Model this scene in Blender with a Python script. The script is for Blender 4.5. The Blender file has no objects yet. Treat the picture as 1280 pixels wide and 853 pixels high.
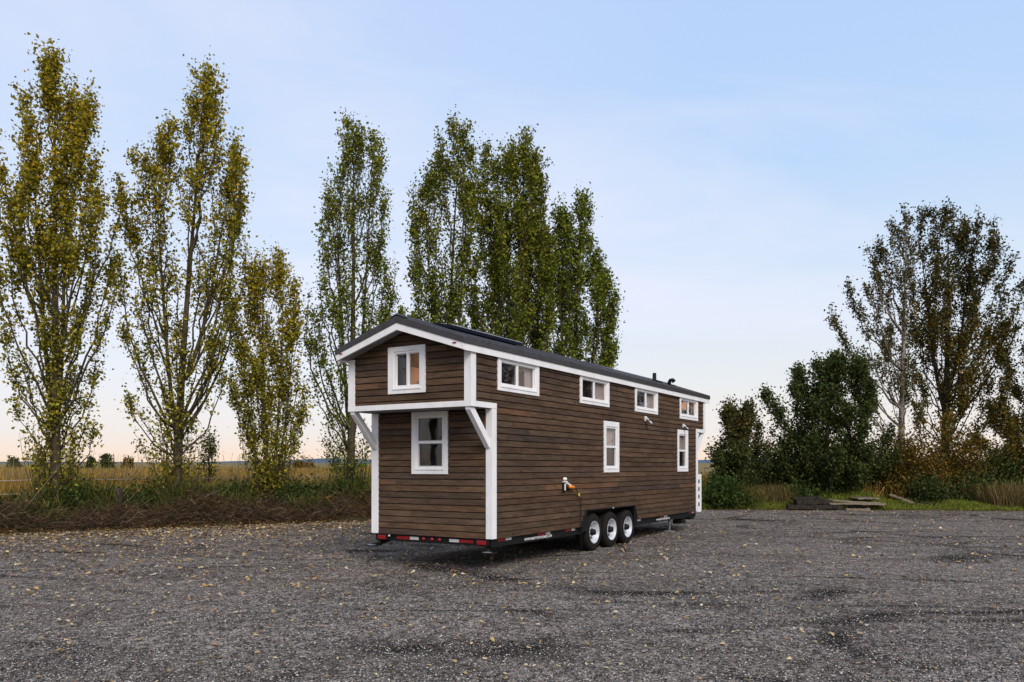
import bpy, math, random
import numpy as np
from mathutils import Matrix, Vector
R = math.radians
random.seed(7); rng = np.random.default_rng(11)
scene = bpy.context.scene
C = scene.collection

# ------------------------------------------------------------------ camera, sky, sun, exposure
CAMH, F, Y0 = 1.787, 1002.18, 578.43
cam_d = bpy.data.cameras.new('camera'); cam = bpy.data.objects.new('camera', cam_d); C.objects.link(cam)
cam.location = (0, 0, CAMH); cam.rotation_euler = (R(90), 0, 0)
cam_d.sensor_width = 36; cam_d.lens = F/1280*36; cam_d.shift_y = (Y0-426.5)/1280
cam_d.clip_start = 0.1; cam_d.clip_end = 20000
scene.camera = cam
scene.view_settings.view_transform = 'Standard'; scene.view_settings.look = 'None'
scene.view_settings.exposure = 1.0; scene.view_settings.gamma = 1.0
try: scene.view_settings.use_curve_mapping = False
except Exception: pass
SUN_EL, SUN_AZ = 38, 158      # azimuth clockwise from +Y (view direction): behind the camera, a little right
world = bpy.data.worlds.new('World'); scene.world = world; world.use_nodes = True
wt = world.node_tree; wn = wt.nodes; wl = wt.links; wn.clear()
def wnode(t, **k):
    n = wn.new(t)
    for a, b in k.items(): setattr(n, a, b)
    return n
wout = wnode('ShaderNodeOutputWorld'); bg = wnode('ShaderNodeBackground')
sky = wnode('ShaderNodeTexSky', sky_type='NISHITA', sun_disc=False, sun_elevation=R(SUN_EL), sun_rotation=R(SUN_AZ))
sky.altitude = 0; sky.air_density = 1; sky.dust_density = 2
tc = wnode('ShaderNodeTexCoord'); sep = wnode('ShaderNodeSeparateXYZ'); wl.new(tc.outputs['Generated'], sep.inputs[0])
ramp = wnode('ShaderNodeValToRGB'); wl.new(sep.outputs['Z'], ramp.inputs[0])    # thin high cloud, warmer low down
cr = ramp.color_ramp
cr.elements[0].position = 0.0; cr.elements[0].color = (7.6, 5.8, 4.5, 1)
cr.elements[1].position = 1.0; cr.elements[1].color = (3.2, 4.7, 6.6, 1)
for p, c in ((0.035, (6.5, 5.9, 5.6)), (0.10, (5.8, 5.85, 6.0)), (0.2, (5.0, 5.7, 6.6)), (0.34, (3.7, 5.0, 6.9)), (0.52, (3.5, 4.7, 7.0))):
    e = cr.elements.new(p); e.color = (*c, 1)
# cloud coverage : planar projection of the direction, stretched streaks
zz = wnode('ShaderNodeMath', operation='ADD'); zz.inputs[1].default_value = 0.22; wl.new(sep.outputs['Z'], zz.inputs[0])
dv = wnode('ShaderNodeVectorMath', operation='DIVIDE'); wl.new(tc.outputs['Generated'], dv.inputs[0])
cz = wnode('ShaderNodeCombineXYZ'); [wl.new(zz.outputs[0], cz.inputs[i]) for i in range(3)]; wl.new(cz.outputs[0], dv.inputs[1])
mp = wnode('ShaderNodeMapping'); mp.inputs['Scale'].default_value = (0.55, 1.3, 0.3); mp.inputs['Rotation'].default_value = (0, 0, R(-28)); wl.new(dv.outputs[0], mp.inputs[0])
nz = wnode('ShaderNodeTexNoise'); nz.inputs['Scale'].default_value = 1.15; nz.inputs['Detail'].default_value = 6; nz.inputs['Roughness'].default_value = 0.56
nz.inputs['Distortion'].default_value = 0.5; wl.new(mp.outputs[0], nz.inputs['Vector'])
mr = wnode('ShaderNodeMapRange'); mr.inputs[1].default_value = 0.42; mr.inputs[2].default_value = 0.66; mr.inputs[3].default_value = 0.0; mr.inputs[4].default_value = 1.0
wl.new(nz.outputs[0], mr.inputs[0])
cl = wnode('ShaderNodeMix', data_type='RGBA'); sx_ = wnode('ShaderNodeMath', operation='MULTIPLY_ADD'); wl.new(sep.outputs['X'], sx_.inputs[0]); sx_.inputs[1].default_value = -0.75; sx_.inputs[2].default_value = 0.16; sx_.use_clamp = False
sm_ = wnode('ShaderNodeMath', operation='ADD', use_clamp=True); wl.new(mr.outputs[0], sm_.inputs[0]); wl.new(sx_.outputs[0], sm_.inputs[1]); wl.new(sm_.outputs[0], cl.inputs[0]); wl.new(ramp.outputs[0], cl.inputs[6])
brt = wnode('ShaderNodeMix', data_type='RGBA', blend_type='MIX'); bm_ = wnode('ShaderNodeMapRange'); bm_.inputs[1].default_value = 0.0; bm_.inputs[2].default_value = 0.14; bm_.inputs[3].default_value = 0.0; bm_.inputs[4].default_value = 0.7; wl.new(sep.outputs['Z'], bm_.inputs[0]); wl.new(bm_.outputs[0], brt.inputs[0])
wl.new(ramp.outputs[0], brt.inputs[6]); brt.inputs[7].default_value = (6.0, 6.1, 7.0, 1); wl.new(brt.outputs[2], cl.inputs[7])
mix = wnode('ShaderNodeMix', data_type='RGBA'); mix.inputs[0].default_value = 0.86
wl.new(sky.outputs[0], mix.inputs[6]); wl.new(cl.outputs[2], mix.inputs[7])
wl.new(mix.outputs[2], bg.inputs[0]); bg.inputs[1].default_value = 0.075
wl.new(bg.outputs[0], wout.inputs[0])
sun_d = bpy.data.lights.new('sun', 'SUN'); sun_d.energy = 1.4; sun_d.angle = R(28); sun_d.color = (1.0, 0.89, 0.78)
sun = bpy.data.objects.new('sun', sun_d); C.objects.link(sun)
az, el = R(SUN_AZ), R(SUN_EL)
sdir = Vector((math.sin(az)*math.cos(el), math.cos(az)*math.cos(el), math.sin(el)))
sun.rotation_euler = sdir.to_track_quat('Z', 'Y').to_euler(); sun.location = sdir*60

# ------------------------------------------------------------------ helpers
def PX(px, py, d): return np.array(((px-640)/F*d, d, CAMH+(Y0-py)/F*d))
def tag(o, label=None, cat=None, group=None, kind=None):
    for k, v in (('label', label), ('category', cat), ('group', group), ('kind', kind)):
        if v: o[k] = v
    return o
def empty(name, loc=(0, 0, 0), **k):
    o = bpy.data.objects.new(name, None); o.location = loc; o.empty_display_size = .2; C.objects.link(o); return tag(o, **k)
def link(name, me, parent=None, **k):
    o = bpy.data.objects.new(name, me); C.objects.link(o)
    if parent is not None: o.parent = parent
    return tag(o, **k)
class MB:
    def __init__(s): s.v = []; s.f = []; s.m = []; s.c = []; s.smooth = []
    def add(s, vs, fs, m=0, col=None, smooth=False):
        b = len(s.v); s.v += [tuple(map(float, q)) for q in vs]
        for f in fs: s.f.append([b+i for i in f]); s.m.append(m); s.c.append(col or (1, 1, 1)); s.smooth.append(smooth)
    def box(s, x0, x1, y0, y1, z0, z1, m=0, col=None):
        s.add([(x0,y0,z0),(x1,y0,z0),(x1,y1,z0),(x0,y1,z0),(x0,y0,z1),(x1,y0,z1),(x1,y1,z1),(x0,y1,z1)],
              [(0,3,2,1),(4,5,6,7),(0,1,5,4),(1,2,6,5),(2,3,7,6),(3,0,4,7)], m, col)
    def hexa(s, p, m=0, col=None):
        s.add(p, [(0,3,2,1),(4,5,6,7),(0,1,5,4),(1,2,6,5),(2,3,7,6),(3,0,4,7)], m, col)
    def prism(s, poly, ax, a0, a1, m=0, col=None):      # poly of 2D points extruded along axis ax
        def mk(p, a):
            q = list(p); q.insert(ax, a); return q
        n = len(poly); vs = [mk(p, a0) for p in poly]+[mk(p, a1) for p in poly]
        s.add(vs, [tuple(range(n))[::-1], tuple(range(n, 2*n))]+[(i, (i+1) % n, n+(i+1) % n, n+i) for i in range(n)], m, col)
    def tube(s, pts, rad, n=6, m=0, col=None, cap=True):
        pts = [np.array(p, float) for p in pts]; k = len(pts); vs = []
        if not hasattr(rad, '__len__'): rad = [rad]*k
        ref = np.array((0.31, 0.52, 0.79))
        for i in range(k):
            t = pts[min(i+1, k-1)]-pts[max(i-1, 0)]; t = t/(np.linalg.norm(t)+1e-9)
            if abs(t@ref) > .95: ref = np.array((1., 0.1, 0))
            a = np.cross(t, ref); a /= np.linalg.norm(a); b = np.cross(t, a)
            for j in range(n):
                w = 2*math.pi*j/n; vs.append(pts[i]+rad[i]*(math.cos(w)*a+math.sin(w)*b))
        fs = [(i*n+j, i*n+(j+1) % n, (i+1)*n+(j+1) % n, (i+1)*n+j) for i in range(k-1) for j in range(n)]
        if cap: fs += [tuple(range(n))[::-1], tuple(range((k-1)*n, k*n))]
        s.add(vs, fs, m, col, True)
    def lathe(s, prof, cen, axis=1, n=32, m=0, col=None, closed=False):   # prof: (r, a) ; axis direction a
        vs = []; k = len(prof)
        for r, a in prof:
            for j in range(n):
                w = 2*math.pi*j/n; p = [r*math.cos(w), r*math.sin(w)]; p.insert(axis, a)
                vs.append([p[i]+cen[i] for i in range(3)])
        kk = k if closed else k-1
        s.add(vs, [(i*n+j, i*n+(j+1) % n, ((i+1) % k)*n+(j+1) % n, ((i+1) % k)*n+j) for i in range(kk) for j in range(n)], m, col, True)
    def build(s, name, mats, parent=None, bevel=0, usecol=False, fixn=True, **k):
        me = bpy.data.meshes.new(name); me.from_pydata(s.v, [], s.f)
        for mm in (mats if isinstance(mats, (list, tuple)) else [mats]): me.materials.append(mm)
        me.polygons.foreach_set('material_index', s.m); me.polygons.foreach_set('use_smooth', s.smooth)
        if usecol:
            at = me.attributes.new('col', 'FLOAT_COLOR', 'FACE')
            at.data.foreach_set('color', np.c_[np.array(s.c), np.ones(len(s.c))].astype(np.float32).ravel())
        if fixn:
            import bmesh
            bm = bmesh.new(); bm.from_mesh(me); bmesh.ops.recalc_face_normals(bm, faces=bm.faces); bm.to_mesh(me); bm.free()
        me.update(); o = link(name, me, parent, **k)
        if bevel:
            b = o.modifiers.new('bevel', 'BEVEL'); b.width = bevel; b.segments = 2; b.limit_method = 'ANGLE'
        return o
def mesh_np(name, V, Fq, cols, mat):
    V = np.asarray(V, np.float32); Fq = np.asarray(Fq, np.int32); n, k = Fq.shape
    me = bpy.data.meshes.new(name); me.vertices.add(len(V)); me.vertices.foreach_set('co', V.ravel())
    me.loops.add(n*k); me.loops.foreach_set('vertex_index', Fq.ravel())
    me.polygons.add(n); me.polygons.foreach_set('loop_start', np.arange(0, n*k, k, dtype=np.int32))
    me.polygons.foreach_set('loop_total', np.full(n, k, np.int32))
    if cols is not None:
        at = me.attributes.new('col', 'FLOAT_COLOR', 'FACE')
        at.data.foreach_set('color', np.c_[cols, np.ones(n)].astype(np.float32).ravel())
    me.materials.append(mat); me.update(calc_edges=True); me.validate(); return me

# ------------------------------------------------------------------ materials
class NT:
    def __init__(s, name):
        s.m = bpy.data.materials.new(name); s.m.use_nodes = True; s.t = s.m.node_tree
        s.b = s.t.nodes['Principled BSDF']; s.out = s.t.nodes['Material Output']; s.b.inputs['Specular IOR Level'].default_value = .15
    def n(s, t, ins=None, **k):
        q = s.t.nodes.new(t)
        for a, b in k.items(): setattr(q, a, b)
        for a, b in (ins or {}).items():
            if hasattr(b, 'is_output') or isinstance(b, bpy.types.NodeSocket): s.t.links.new(b, q.inputs[a])
            else: q.inputs[a].default_value = b
        return q
    def l(s, a, b): s.t.links.new(a, b)
    def noise(s, vec, scale, detail=4, rough=.55, dist=0):
        return s.n('ShaderNodeTexNoise', {'Vector': vec, 'Scale': scale, 'Detail': detail, 'Roughness': rough, 'Distortion': dist}).outputs['Fac']
    def mapr(s, v, a, b, c=0., d=1.):
        return s.n('ShaderNodeMapRange', {0: v, 1: a, 2: b, 3: c, 4: d}).outputs[0]
    def mix(s, f, a, b, mode='MIX'):
        q = s.n('ShaderNodeMix', data_type='RGBA', blend_type=mode)
        for i, x in ((0, f), (6, a), (7, b)):
            if isinstance(x, bpy.types.NodeSocket): s.l(x, q.inputs[i])
            elif i == 0: q.inputs[0].default_value = x
            else: q.inputs[i].default_value = (*x, 1) if len(x) == 3 else x
        return q.outputs[2]
    def math(s, op, a, b=0.):
        return s.n('ShaderNodeMath', {0: a, 1: b}, operation=op).outputs[0]
    def bump(s, h, strength=.3, dist=.01):
        s.l(s.n('ShaderNodeBump', {'Height': h, 'Strength': strength, 'Distance': dist}).outputs[0], s.b.inputs['Normal'])
    def obj(s, scale=(1, 1, 1)):
        t = s.n('ShaderNodeTexCoord'); return s.n('ShaderNodeMapping', {0: t.outputs['Object'], 'Scale': scale}).outputs[0]
def plain(name, col, rough=.6, metal=0, var=.12, scale=6, spec=.5):
    t = NT(name); v = t.obj(); f = t.noise(v, scale, 5)
    c = t.mix(t.mapr(f, .3, .7), tuple(x*(1-var) for x in col), tuple(min(1, x*(1+var)) for x in col))
    t.l(c, t.b.inputs['Base Color']); t.b.inputs['Roughness'].default_value = rough; t.b.inputs['Metallic'].default_value = metal
    t.b.inputs['Specular IOR Level'].default_value = spec
    return t.m
def leafmat(name, trans=.3, rough=.55):
    t = NT(name); a = t.n('ShaderNodeAttribute', attribute_name='col').outputs['Color']
    t.l(a, t.b.inputs['Base Color']); t.b.inputs['Roughness'].default_value = .7; t.b.inputs['Specular IOR Level'].default_value = .08
    tr = t.n('ShaderNodeBsdfTranslucent', {'Color': t.mix(1., a, (1.0, 1.0, .55), 'MULTIPLY')})
    mx = t.n('ShaderNodeMixShader', {0: trans, 1: t.b.outputs[0], 2: tr.outputs[0]}); t.l(mx.outputs[0], t.out.inputs[0])
    return t.m
M = {}
M['leaf'] = leafmat('leaf'); M['grass'] = leafmat('grass', .2, .8); M['litter'] = leafmat('litter', .08, .7)
def m_wood():
    t = NT('stained_siding'); a = t.n('ShaderNodeAttribute', attribute_name='col').outputs['Color']
    tc_ = t.n('ShaderNodeTexCoord').outputs['Object']
    off = t.n('ShaderNodeVectorMath', {0: a, 1: (37., 53., 71.)}, operation='MULTIPLY').outputs[0]
    v = t.n('ShaderNodeVectorMath', {0: tc_, 1: off}, operation='ADD').outputs[0]
    mp_ = t.n('ShaderNodeMapping', {0: v, 'Scale': (1.0, 1.0, 16)}).outputs[0]
    g = t.noise(mp_, 3.2, 7, .7, .8); g2 = t.noise(t.n('ShaderNodeMapping', {0: v, 'Scale': (1, 1, 5)}).outputs[0], 1.6, 4)
    kn = t.n('ShaderNodeTexVoronoi', {'Vector': t.n('ShaderNodeMapping', {0: v, 'Scale': (1, 1, 3)}).outputs[0], 'Scale': 2.6}).outputs['Distance']
    sc = t.mapr(g, .3, .7, .45, 1.5); sc2 = t.mapr(g2, .3, .7, .72, 1.25)
    c = t.mix(1., a, t.n('ShaderNodeCombineColor', {0: sc, 1: sc, 2: sc}).outputs[0], 'MULTIPLY')
    c = t.mix(1., c, t.n('ShaderNodeCombineColor', {0: sc2, 1: sc2, 2: sc2}).outputs[0], 'MULTIPLY')
    c = t.mix(t.mapr(kn, .03, .14, .8, 0.), c, (.012, .008, .006))
    t.l(c, t.b.inputs['Base Color']); t.b.inputs['Roughness'].default_value = .75; t.b.inputs['Specular IOR Level'].default_value = .12
    t.bump(g, .35, .004); return t.m
M['siding'] = m_wood()
def m_white():
    t = NT('white_paint'); v = t.obj(); f = t.noise(v, 3, 5); g = t.noise(t.obj((4, 4, 30)), 9, 4)
    c = t.mix(t.mapr(f, .35, .7), (.74, .735, .74), (.83, .82, .825)); c = t.mix(t.mapr(t.noise(t.obj((6, 6, 1.2)), 2.2, 6, .7), .52, .78, 0, .38), c, (.42, .39, .35)); t.l(c, t.b.inputs['Base Color'])
    t.b.inputs['Roughness'].default_value = .6; t.bump(g, .12, .002); return t.m
M['white'] = m_white()
M['vinyl'] = plain('white_vinyl', (.78, .77, .77), .35, var=.02)
M['soffit'] = plain('soffit_board', (.24, .225, .22), .7)
M['roof'] = plain('charcoal_metal', (.06, .055, .058), .30, metal=.45, var=.2)
M['black'] = plain('black_paint', (.008, .008, .008), .6, var=.3, spec=.2)
M['backing'] = plain('shadow_sheathing', (.012, .009, .008), .95)
M['steel'] = plain('galvanised_steel', (.45, .45, .46), .4, metal=.7)
M['rubber'] = plain('rubber', (.011, .009, .008), .85, var=.3, spec=.2)
M['rim'] = plain('white_rim', (.52, .55, .60), .4, var=.22)
M['red'] = plain('red_lens', (.24, .006, .010), .25, var=.1)
M['silverstrip'] = plain('silver_strip', (.5, .5, .5), .35, var=.1)
M['interior'] = plain('interior_panelling', (.55, .42, .35), .7)
M['curtain'] = plain('curtain_cloth', (.72, .60, .50), .9, var=.1)
M['orange'] = plain('orange_plug', (.75, .25, .02), .4)
M['yellow'] = plain('yellow_band', (.75, .6, .06), .5)
def m_glass():
    t = NT('window_glass'); gl = t.n('ShaderNodeBsdfGlossy', {'Color': (1, 1, 1, 1), 'Roughness': .02})
    tr = t.n('ShaderNodeBsdfTransparent', {'Color': (.8, .8, .82, 1)}); fr = t.n('ShaderNodeLayerWeight', {'Blend': .5})
    f = t.math('ADD', t.math('MULTIPLY', t.math('POWER', fr.outputs['Facing'], 5.), .8), .035)
    nb = t.n('ShaderNodeBump', {'Height': t.noise(t.obj(), 2.2, 2), 'Strength': .035, 'Distance': .02}); t.l(nb.outputs[0], gl.inputs['Normal'])
    t.l(t.n('ShaderNodeMixShader', {0: f, 1: tr.outputs[0], 2: gl.outputs[0]}).outputs[0], t.out.inputs[0]); return t.m
M['glass'] = m_glass()
def m_screen():
    t = NT('insect_screen'); d_ = t.n('ShaderNodeBsdfDiffuse', {'Color': (.02, .02, .022, 1)}); tr = t.n('ShaderNodeBsdfTransparent', {'Color': (.9, .9, .9, 1)})
    t.l(t.n('ShaderNodeMixShader', {0: .62, 1: tr.outputs[0], 2: d_.outputs[0]}).outputs[0], t.out.inputs[0]); return t.m
M['screen'] = m_screen()
t = NT('solar_glass'); t.b.inputs['Specular IOR Level'].default_value = 0; t.b.inputs['Base Color'].default_value = (.012, .016, .03, 1); t.b.inputs['Roughness'].default_value = .5; M['solar'] = t.m
def m_lamp(name, col, s):
    t = NT(name); t.b.inputs['Base Color'].default_value = (*col, 1); t.b.inputs['Emission Color'].default_value = (*col, 1); t.b.inputs['Emission Strength'].default_value = s; return t.m
M['lamp'] = m_lamp('lamp_glow', (1, .36, .03), 3.2); M['warm'] = m_lamp('bulb_glow', (1, .68, .45), 45)
def m_bark(name, a, b):
    t = NT(name); v = t.obj((1, 1, .22)); f = t.noise(v, 16, 6, .7, .4); g = t.noise(t.obj(), 1.1, 3)
    c = t.mix(t.mapr(f, .35, .68), a, b); c = t.mix(t.mapr(g, .5, .75, 0, .4), c, tuple(x*.8 for x in b))
    t.l(c, t.b.inputs['Base Color']); t.b.inputs['Roughness'].default_value = .9; t.bump(f, .8, .02); return t.m
M['bark'] = m_bark('poplar_bark', (.030, .024, .015), (.105, .082, .050))
M['bark_pale'] = m_bark('pale_bark', (.13, .11, .09), (.34, .29, .24))
M['bark_dark'] = m_bark('dark_bark', (.022, .017, .012), (.075, .058, .042))
M['timber_dark'] = m_bark('weathered_beam', (.007, .005, .004), (.05, .04, .033))
M['timber_pale'] = m_bark('old_plank', (.09, .07, .05), (.26, .21, .15))
def m_gravel():
    t = NT('gravel'); v = t.n('ShaderNodeTexCoord').outputs['Object']
    vo = t.n('ShaderNodeTexVoronoi', {'Vector': v, 'Scale': 55.}); vo2 = t.n('ShaderNodeTexVoronoi', {'Vector': v, 'Scale': 23.})
    vo3 = t.n('ShaderNodeTexVoronoi', {'Vector': v, 'Scale': 120.})
    r = t.n('ShaderNodeSeparateColor', {0: vo.outputs['Color']}).outputs[0]; r2 = t.n('ShaderNodeSeparateColor', {0: vo2.outputs['Color']}).outputs[1]
    r3 = t.n('ShaderNodeSeparateColor', {0: vo3.outputs['Color']}).outputs[2]
    vo4 = t.n('ShaderNodeTexVoronoi', {'Vector': t.n('ShaderNodeMapping', {0: v, 'Scale': (1, .6, 1)}).outputs[0], 'Scale': 13.})
    r4 = t.n('ShaderNodeSeparateColor', {0: vo4.outputs['Color']}).outputs[0]
    base = t.mix(t.math('POWER', r, 1.6), (.030, .028, .027), (.34, .33, .33))
    base = t.mix(t.mapr(r2, .70, .95, 0, .75), base, (.42, .405, .395))
    base = t.mix(t.mapr(r3, .3, 1., 0, .35), base, (.055, .052, .052))
    base = t.mix(t.mapr(r2, 0., .28, .85, 0), base, (.018, .016, .016))
    base = t.mix(t.mapr(r4, .78, 1., 0, .5), base, (.36, .34, .32)); base = t.mix(t.mapr(r4, 0, .3, .6, 0), base, (.03, .027, .026))
    # packed wheel tracks and damp patches : long curved streaks
    st = t.noise(t.n('ShaderNodeMapping', {0: v, 'Scale': (.38, .75, 1), 'Rotation': (0, 0, R(24))}).outputs[0], .8, 6, .62, 1.4)
    st2 = t.noise(t.n('ShaderNodeMapping', {0: v, 'Scale': (.5, .9, 1), 'Rotation': (0, 0, R(-38))}).outputs[0], .55, 6, .65, .9)
    big = t.noise(v, .22, 4); med = t.noise(v, 2.3, 4, .7)
    f = t.math('MULTIPLY', t.mapr(st, .50, .60, 0, 1), t.mapr(med, .3, .6, .5, 1))
    base = t.mix(t.mapr(f, 0, 1, 0, .42), base, (.016, .014, .014))
    base = t.mix(t.mapr(st2, .50, .64, 0, .36), base, (.018, .016, .016))
    base = t.mix(t.mapr(big, .35, .7, 0, .30), base, (.16, .135, .115))
    for sc_, rot_, lv in ((.085, 12, .5), (.085, 12, .56), (.06, -17, .47), (.07, 40, .53), (.05, 60, .50)):      # thin wheel ruts
        ln_ = t.noise(t.n('ShaderNodeMapping', {0: v, 'Scale': (.35, 1, 1), 'Rotation': (0, 0, R(rot_))}).outputs[0], sc_*2, 1.5, .4, .3)
        dd_ = t.math('ABSOLUTE', t.math('SUBTRACT', ln_, lv))
        base = t.mix(t.math('MULTIPLY', t.mapr(dd_, .002, .008, .95, 0), t.mapr(t.noise(v, .5, 3), .42, .6)), base, (.012, .010, .010))
    base = t.mix(t.mapr(med, .3, .75, .22, 0), base, (.02, .02, .02))
    base = t.mix(1., base, (1.32, 1.19, 1.09), 'MULTIPLY')
    t.l(base, t.b.inputs['Base Color']); t.b.inputs['Roughness'].default_value = .95; t.b.inputs['Specular IOR Level'].default_value = .06
    h = t.math('ADD', t.math('MULTIPLY', vo.outputs['Distance'], -.6), t.math('MULTIPLY', vo2.outputs['Distance'], -.8))
    h = t.math('ADD', h, t.math('MULTIPLY', med, 1.2)); t.bump(h, 1., .03); return t.m
M['gravel'] = m_gravel()
def m_field():
    t = NT('field_soil'); v = t.n('ShaderNodeTexCoord').outputs['Object']
    f = t.noise(v, .15, 6); g = t.noise(v, 4, 5)
    c = t.mix(t.mapr(f, .35, .65), (.16, .12, .045), (.22, .16, .06)); c = t.mix(t.mapr(g, .4, .7, 0, .6), c, (.09, .085, .03))
    t.l(c, t.b.inputs['Base Color']); t.b.inputs['Roughness'].default_value = .95; t.bump(g, .8, .1); return t.m
M['field'] = m_field()
def m_bank():
    t = NT('verge_soil'); v = t.n('ShaderNodeTexCoord').outputs['Object']
    f = t.noise(v, 1.3, 6); g = t.noise(v, 22, 5, .7)
    c = t.mix(t.mapr(f, .35, .65), (.035, .022, .013), (.06, .05, .022)); c = t.mix(t.mapr(g, .5, .7, 0, .8), c, (.13, .075, .03))
    t.l(c, t.b.inputs['Base Color']); t.b.inputs['Roughness'].default_value = .95; t.bump(g, 1., .05); return t.m
M['bank'] = m_bank()
M['hill'] = plain('haze_blue_hill', (.085, .125, .17), 1., scale=.01, spec=0)  # distance haze is put into the bluish base colour
M['wire'] = plain('fence_wire', (.4, .38, .36), .5, metal=.5)

# ------------------------------------------------------------------ ground
EDGE = np.array([(-60, -28), (-30, -4), (-20, 9), (-14.5, 18.3), (-12.7, 19.9), (-4.2, 24.9), (0, 27.2), (7.2, 30.4), (12, 30.6), (19, 29.6), (34, 28), (60, 20)], float)
def edge_y(x): return np.interp(x, EDGE[:, 0], EDGE[:, 1])
def wob(x, s=1.): return (np.sin(x*1.7)*.18+np.sin(x*4.3+1)*.10+np.sin(x*9.1+2)*.05)*s
b = MB(); b.add([(-6000, -400, -.03), (6000, -400, -.03), (6000, 9000, -.03), (-6000, 9000, -.03)], [(0, 1, 2, 3)])
b.build('ground', M['field'], kind='structure')
b = MB(); xs = np.arange(-60, 60.01, .25); n = len(xs); vs = []
for x in xs: vs += [(x, -30, 0), (x, float(edge_y(x)+wob(x)), 0)]
b.add(vs, [(2*i, 2*i+2, 2*i+3, 2*i+1) for i in range(n-1)]); b.build('gravel_lot', M['gravel'], kind='structure')
# verge bank behind the gravel : a low uneven bank
def bank_h(off, x):
    e = np.clip(off/.9, 0, 1)*np.clip((4.6-off)/2.2, 0, 1)
    return e*(.17+.07*np.sin(x*1.1)+.06*np.sin(x*2.9+off*2)+.04*np.sin(x*6.3+off*5))*np.where(x > 5, .55, 1.)
xs = np.arange(-34, 40, .2); os_ = np.concatenate([np.linspace(-.35, 1.2, 10), np.linspace(1.5, 4.7, 12)])
vs = [(x, edge_y(x)+wob(x)+o, -.02+.03*(o > -.3)+float(bank_h(max(o, 0), x))) for x in xs for o in os_]; k = len(os_)
b = MB(); b.add(vs, [(i*k+j, (i+1)*k+j, (i+1)*k+j+1, i*k+j+1) for i in range(len(xs)-1) for j in range(k-1)], smooth=True)
b.build('verge', M['bank'], fixn=False, kind='structure')
# low far hills
b = MB(); vs = []; N = 160
for i in range(N+1):
    x = -3200+6400*i/N; h = 15+8*math.sin(x*.0021+1)+5*math.sin(x*.0061)+3*math.sin(x*.015)
    h *= 1 if x > -1100 else max(0.25, 1+(x+1100)/500)
    vs += [(x, 3000, -1), (x, 3060, h*.6+1), (x, 3250, h+1), (x, 4200, -1)]
b.add(vs, [(4*i+j, 4*i+4+j, 4*i+5+j, 4*i+1+j) for i in range(N) for j in range(3)], smooth=True)
b.build('hills', M['hill'], kind='structure')

# ------------------------------------------------------------------ tiny house on its trailer
ZO = .52
yaw, pi_, ro = .5499, -.0057, -.0033
du = Vector((math.cos(pi_), 0, math.sin(pi_))); dvv = Vector((0, math.cos(ro), math.sin(ro))); dz = du.cross(dvv)
Rm = Matrix(((math.sin(yaw), -math.cos(yaw), 0), (math.cos(yaw), math.sin(yaw), 0), (0, 0, 1))) @ Matrix((du, dvv, dz)).transposed()
root = empty('tiny_house', label='brown wooden tiny house with white trim standing on a black triple-axle trailer', cat='tiny house')
root.matrix_world = Matrix.Translation(Vector((-.3319, 12.9701, CAMH-1.2401))) @ Rm.to_4x4() @ Matrix.Translation((0, 0, -ZO))
class HB(MB):      # house coordinates : u along, v across, z above the floor line
    def build(s, name, mats, parent=root, **k):
        s.v = [(x, y, z+ZO) for x, y, z in s.v]; return super().build(name, mats, parent, **k)
L, W, D, DF, E_, G = 10.16, 2.489, .599, .621, .0655, .289
H1, H2 = 2.114, 2.2036; ZT = 2.96; SL = .322
U0, U1 = -D-G, L+DF+.297; MID = W/2
def sub(rects, h):
    out = []
    for a0, a1, z0, z1 in rects:
        x0, x1, y0, y1 = h
        if x0 >= a1 or x1 <= a0 or y0 >= z1 or y1 <= z0: out.append((a0, a1, z0, z1)); continue
        if x0 > a0: out.append((a0, x0, z0, z1))
        if x1 < a1: out.append((x1, a1, z0, z1))
        m0, m1 = max(a0, x0), min(a1, x1)
        if y0 > z0: out.append((m0, m1, z0, y0))
        if y1 < z1: out.append((m0, m1, y1, z1))
    return [r for r in out if r[1]-r[0] > .004 and r[3]-r[2] > .004]
def PS(a, o, z): return (a, -o, z)                     # right side wall
def PL(a, o, z): return (a, W+o, z)                    # left side wall
def PR(u0, s=-1): return lambda a, o, z: (u0+s*o, a, z)   # end walls
ROW = .1078
pal = [(.072, .047, .031), (.084, .055, .036), (.064, .044, .031), (.058, .043, .033), (.094, .058, .036), (.078, .056, .038), (.068, .051, .037), (.115, .066, .038), (.048, .038, .034)]
wts = [5, 3, 4, 3, .9, 4, 4, .25, 1.2]
def slab(mb, P, a0, a1, z0, z1, o0, o1, o1t=None, m=0, col=None):
    o1t = o1 if o1t is None else o1t
    mb.hexa([P(a0, o0, z0), P(a1, o0, z0), P(a1, o1, z0), P(a0, o1, z0), P(a0, o0, z1), P(a1, o0, z1), P(a1, o1t, z1), P(a0, o1t, z1)], m, col)
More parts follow.
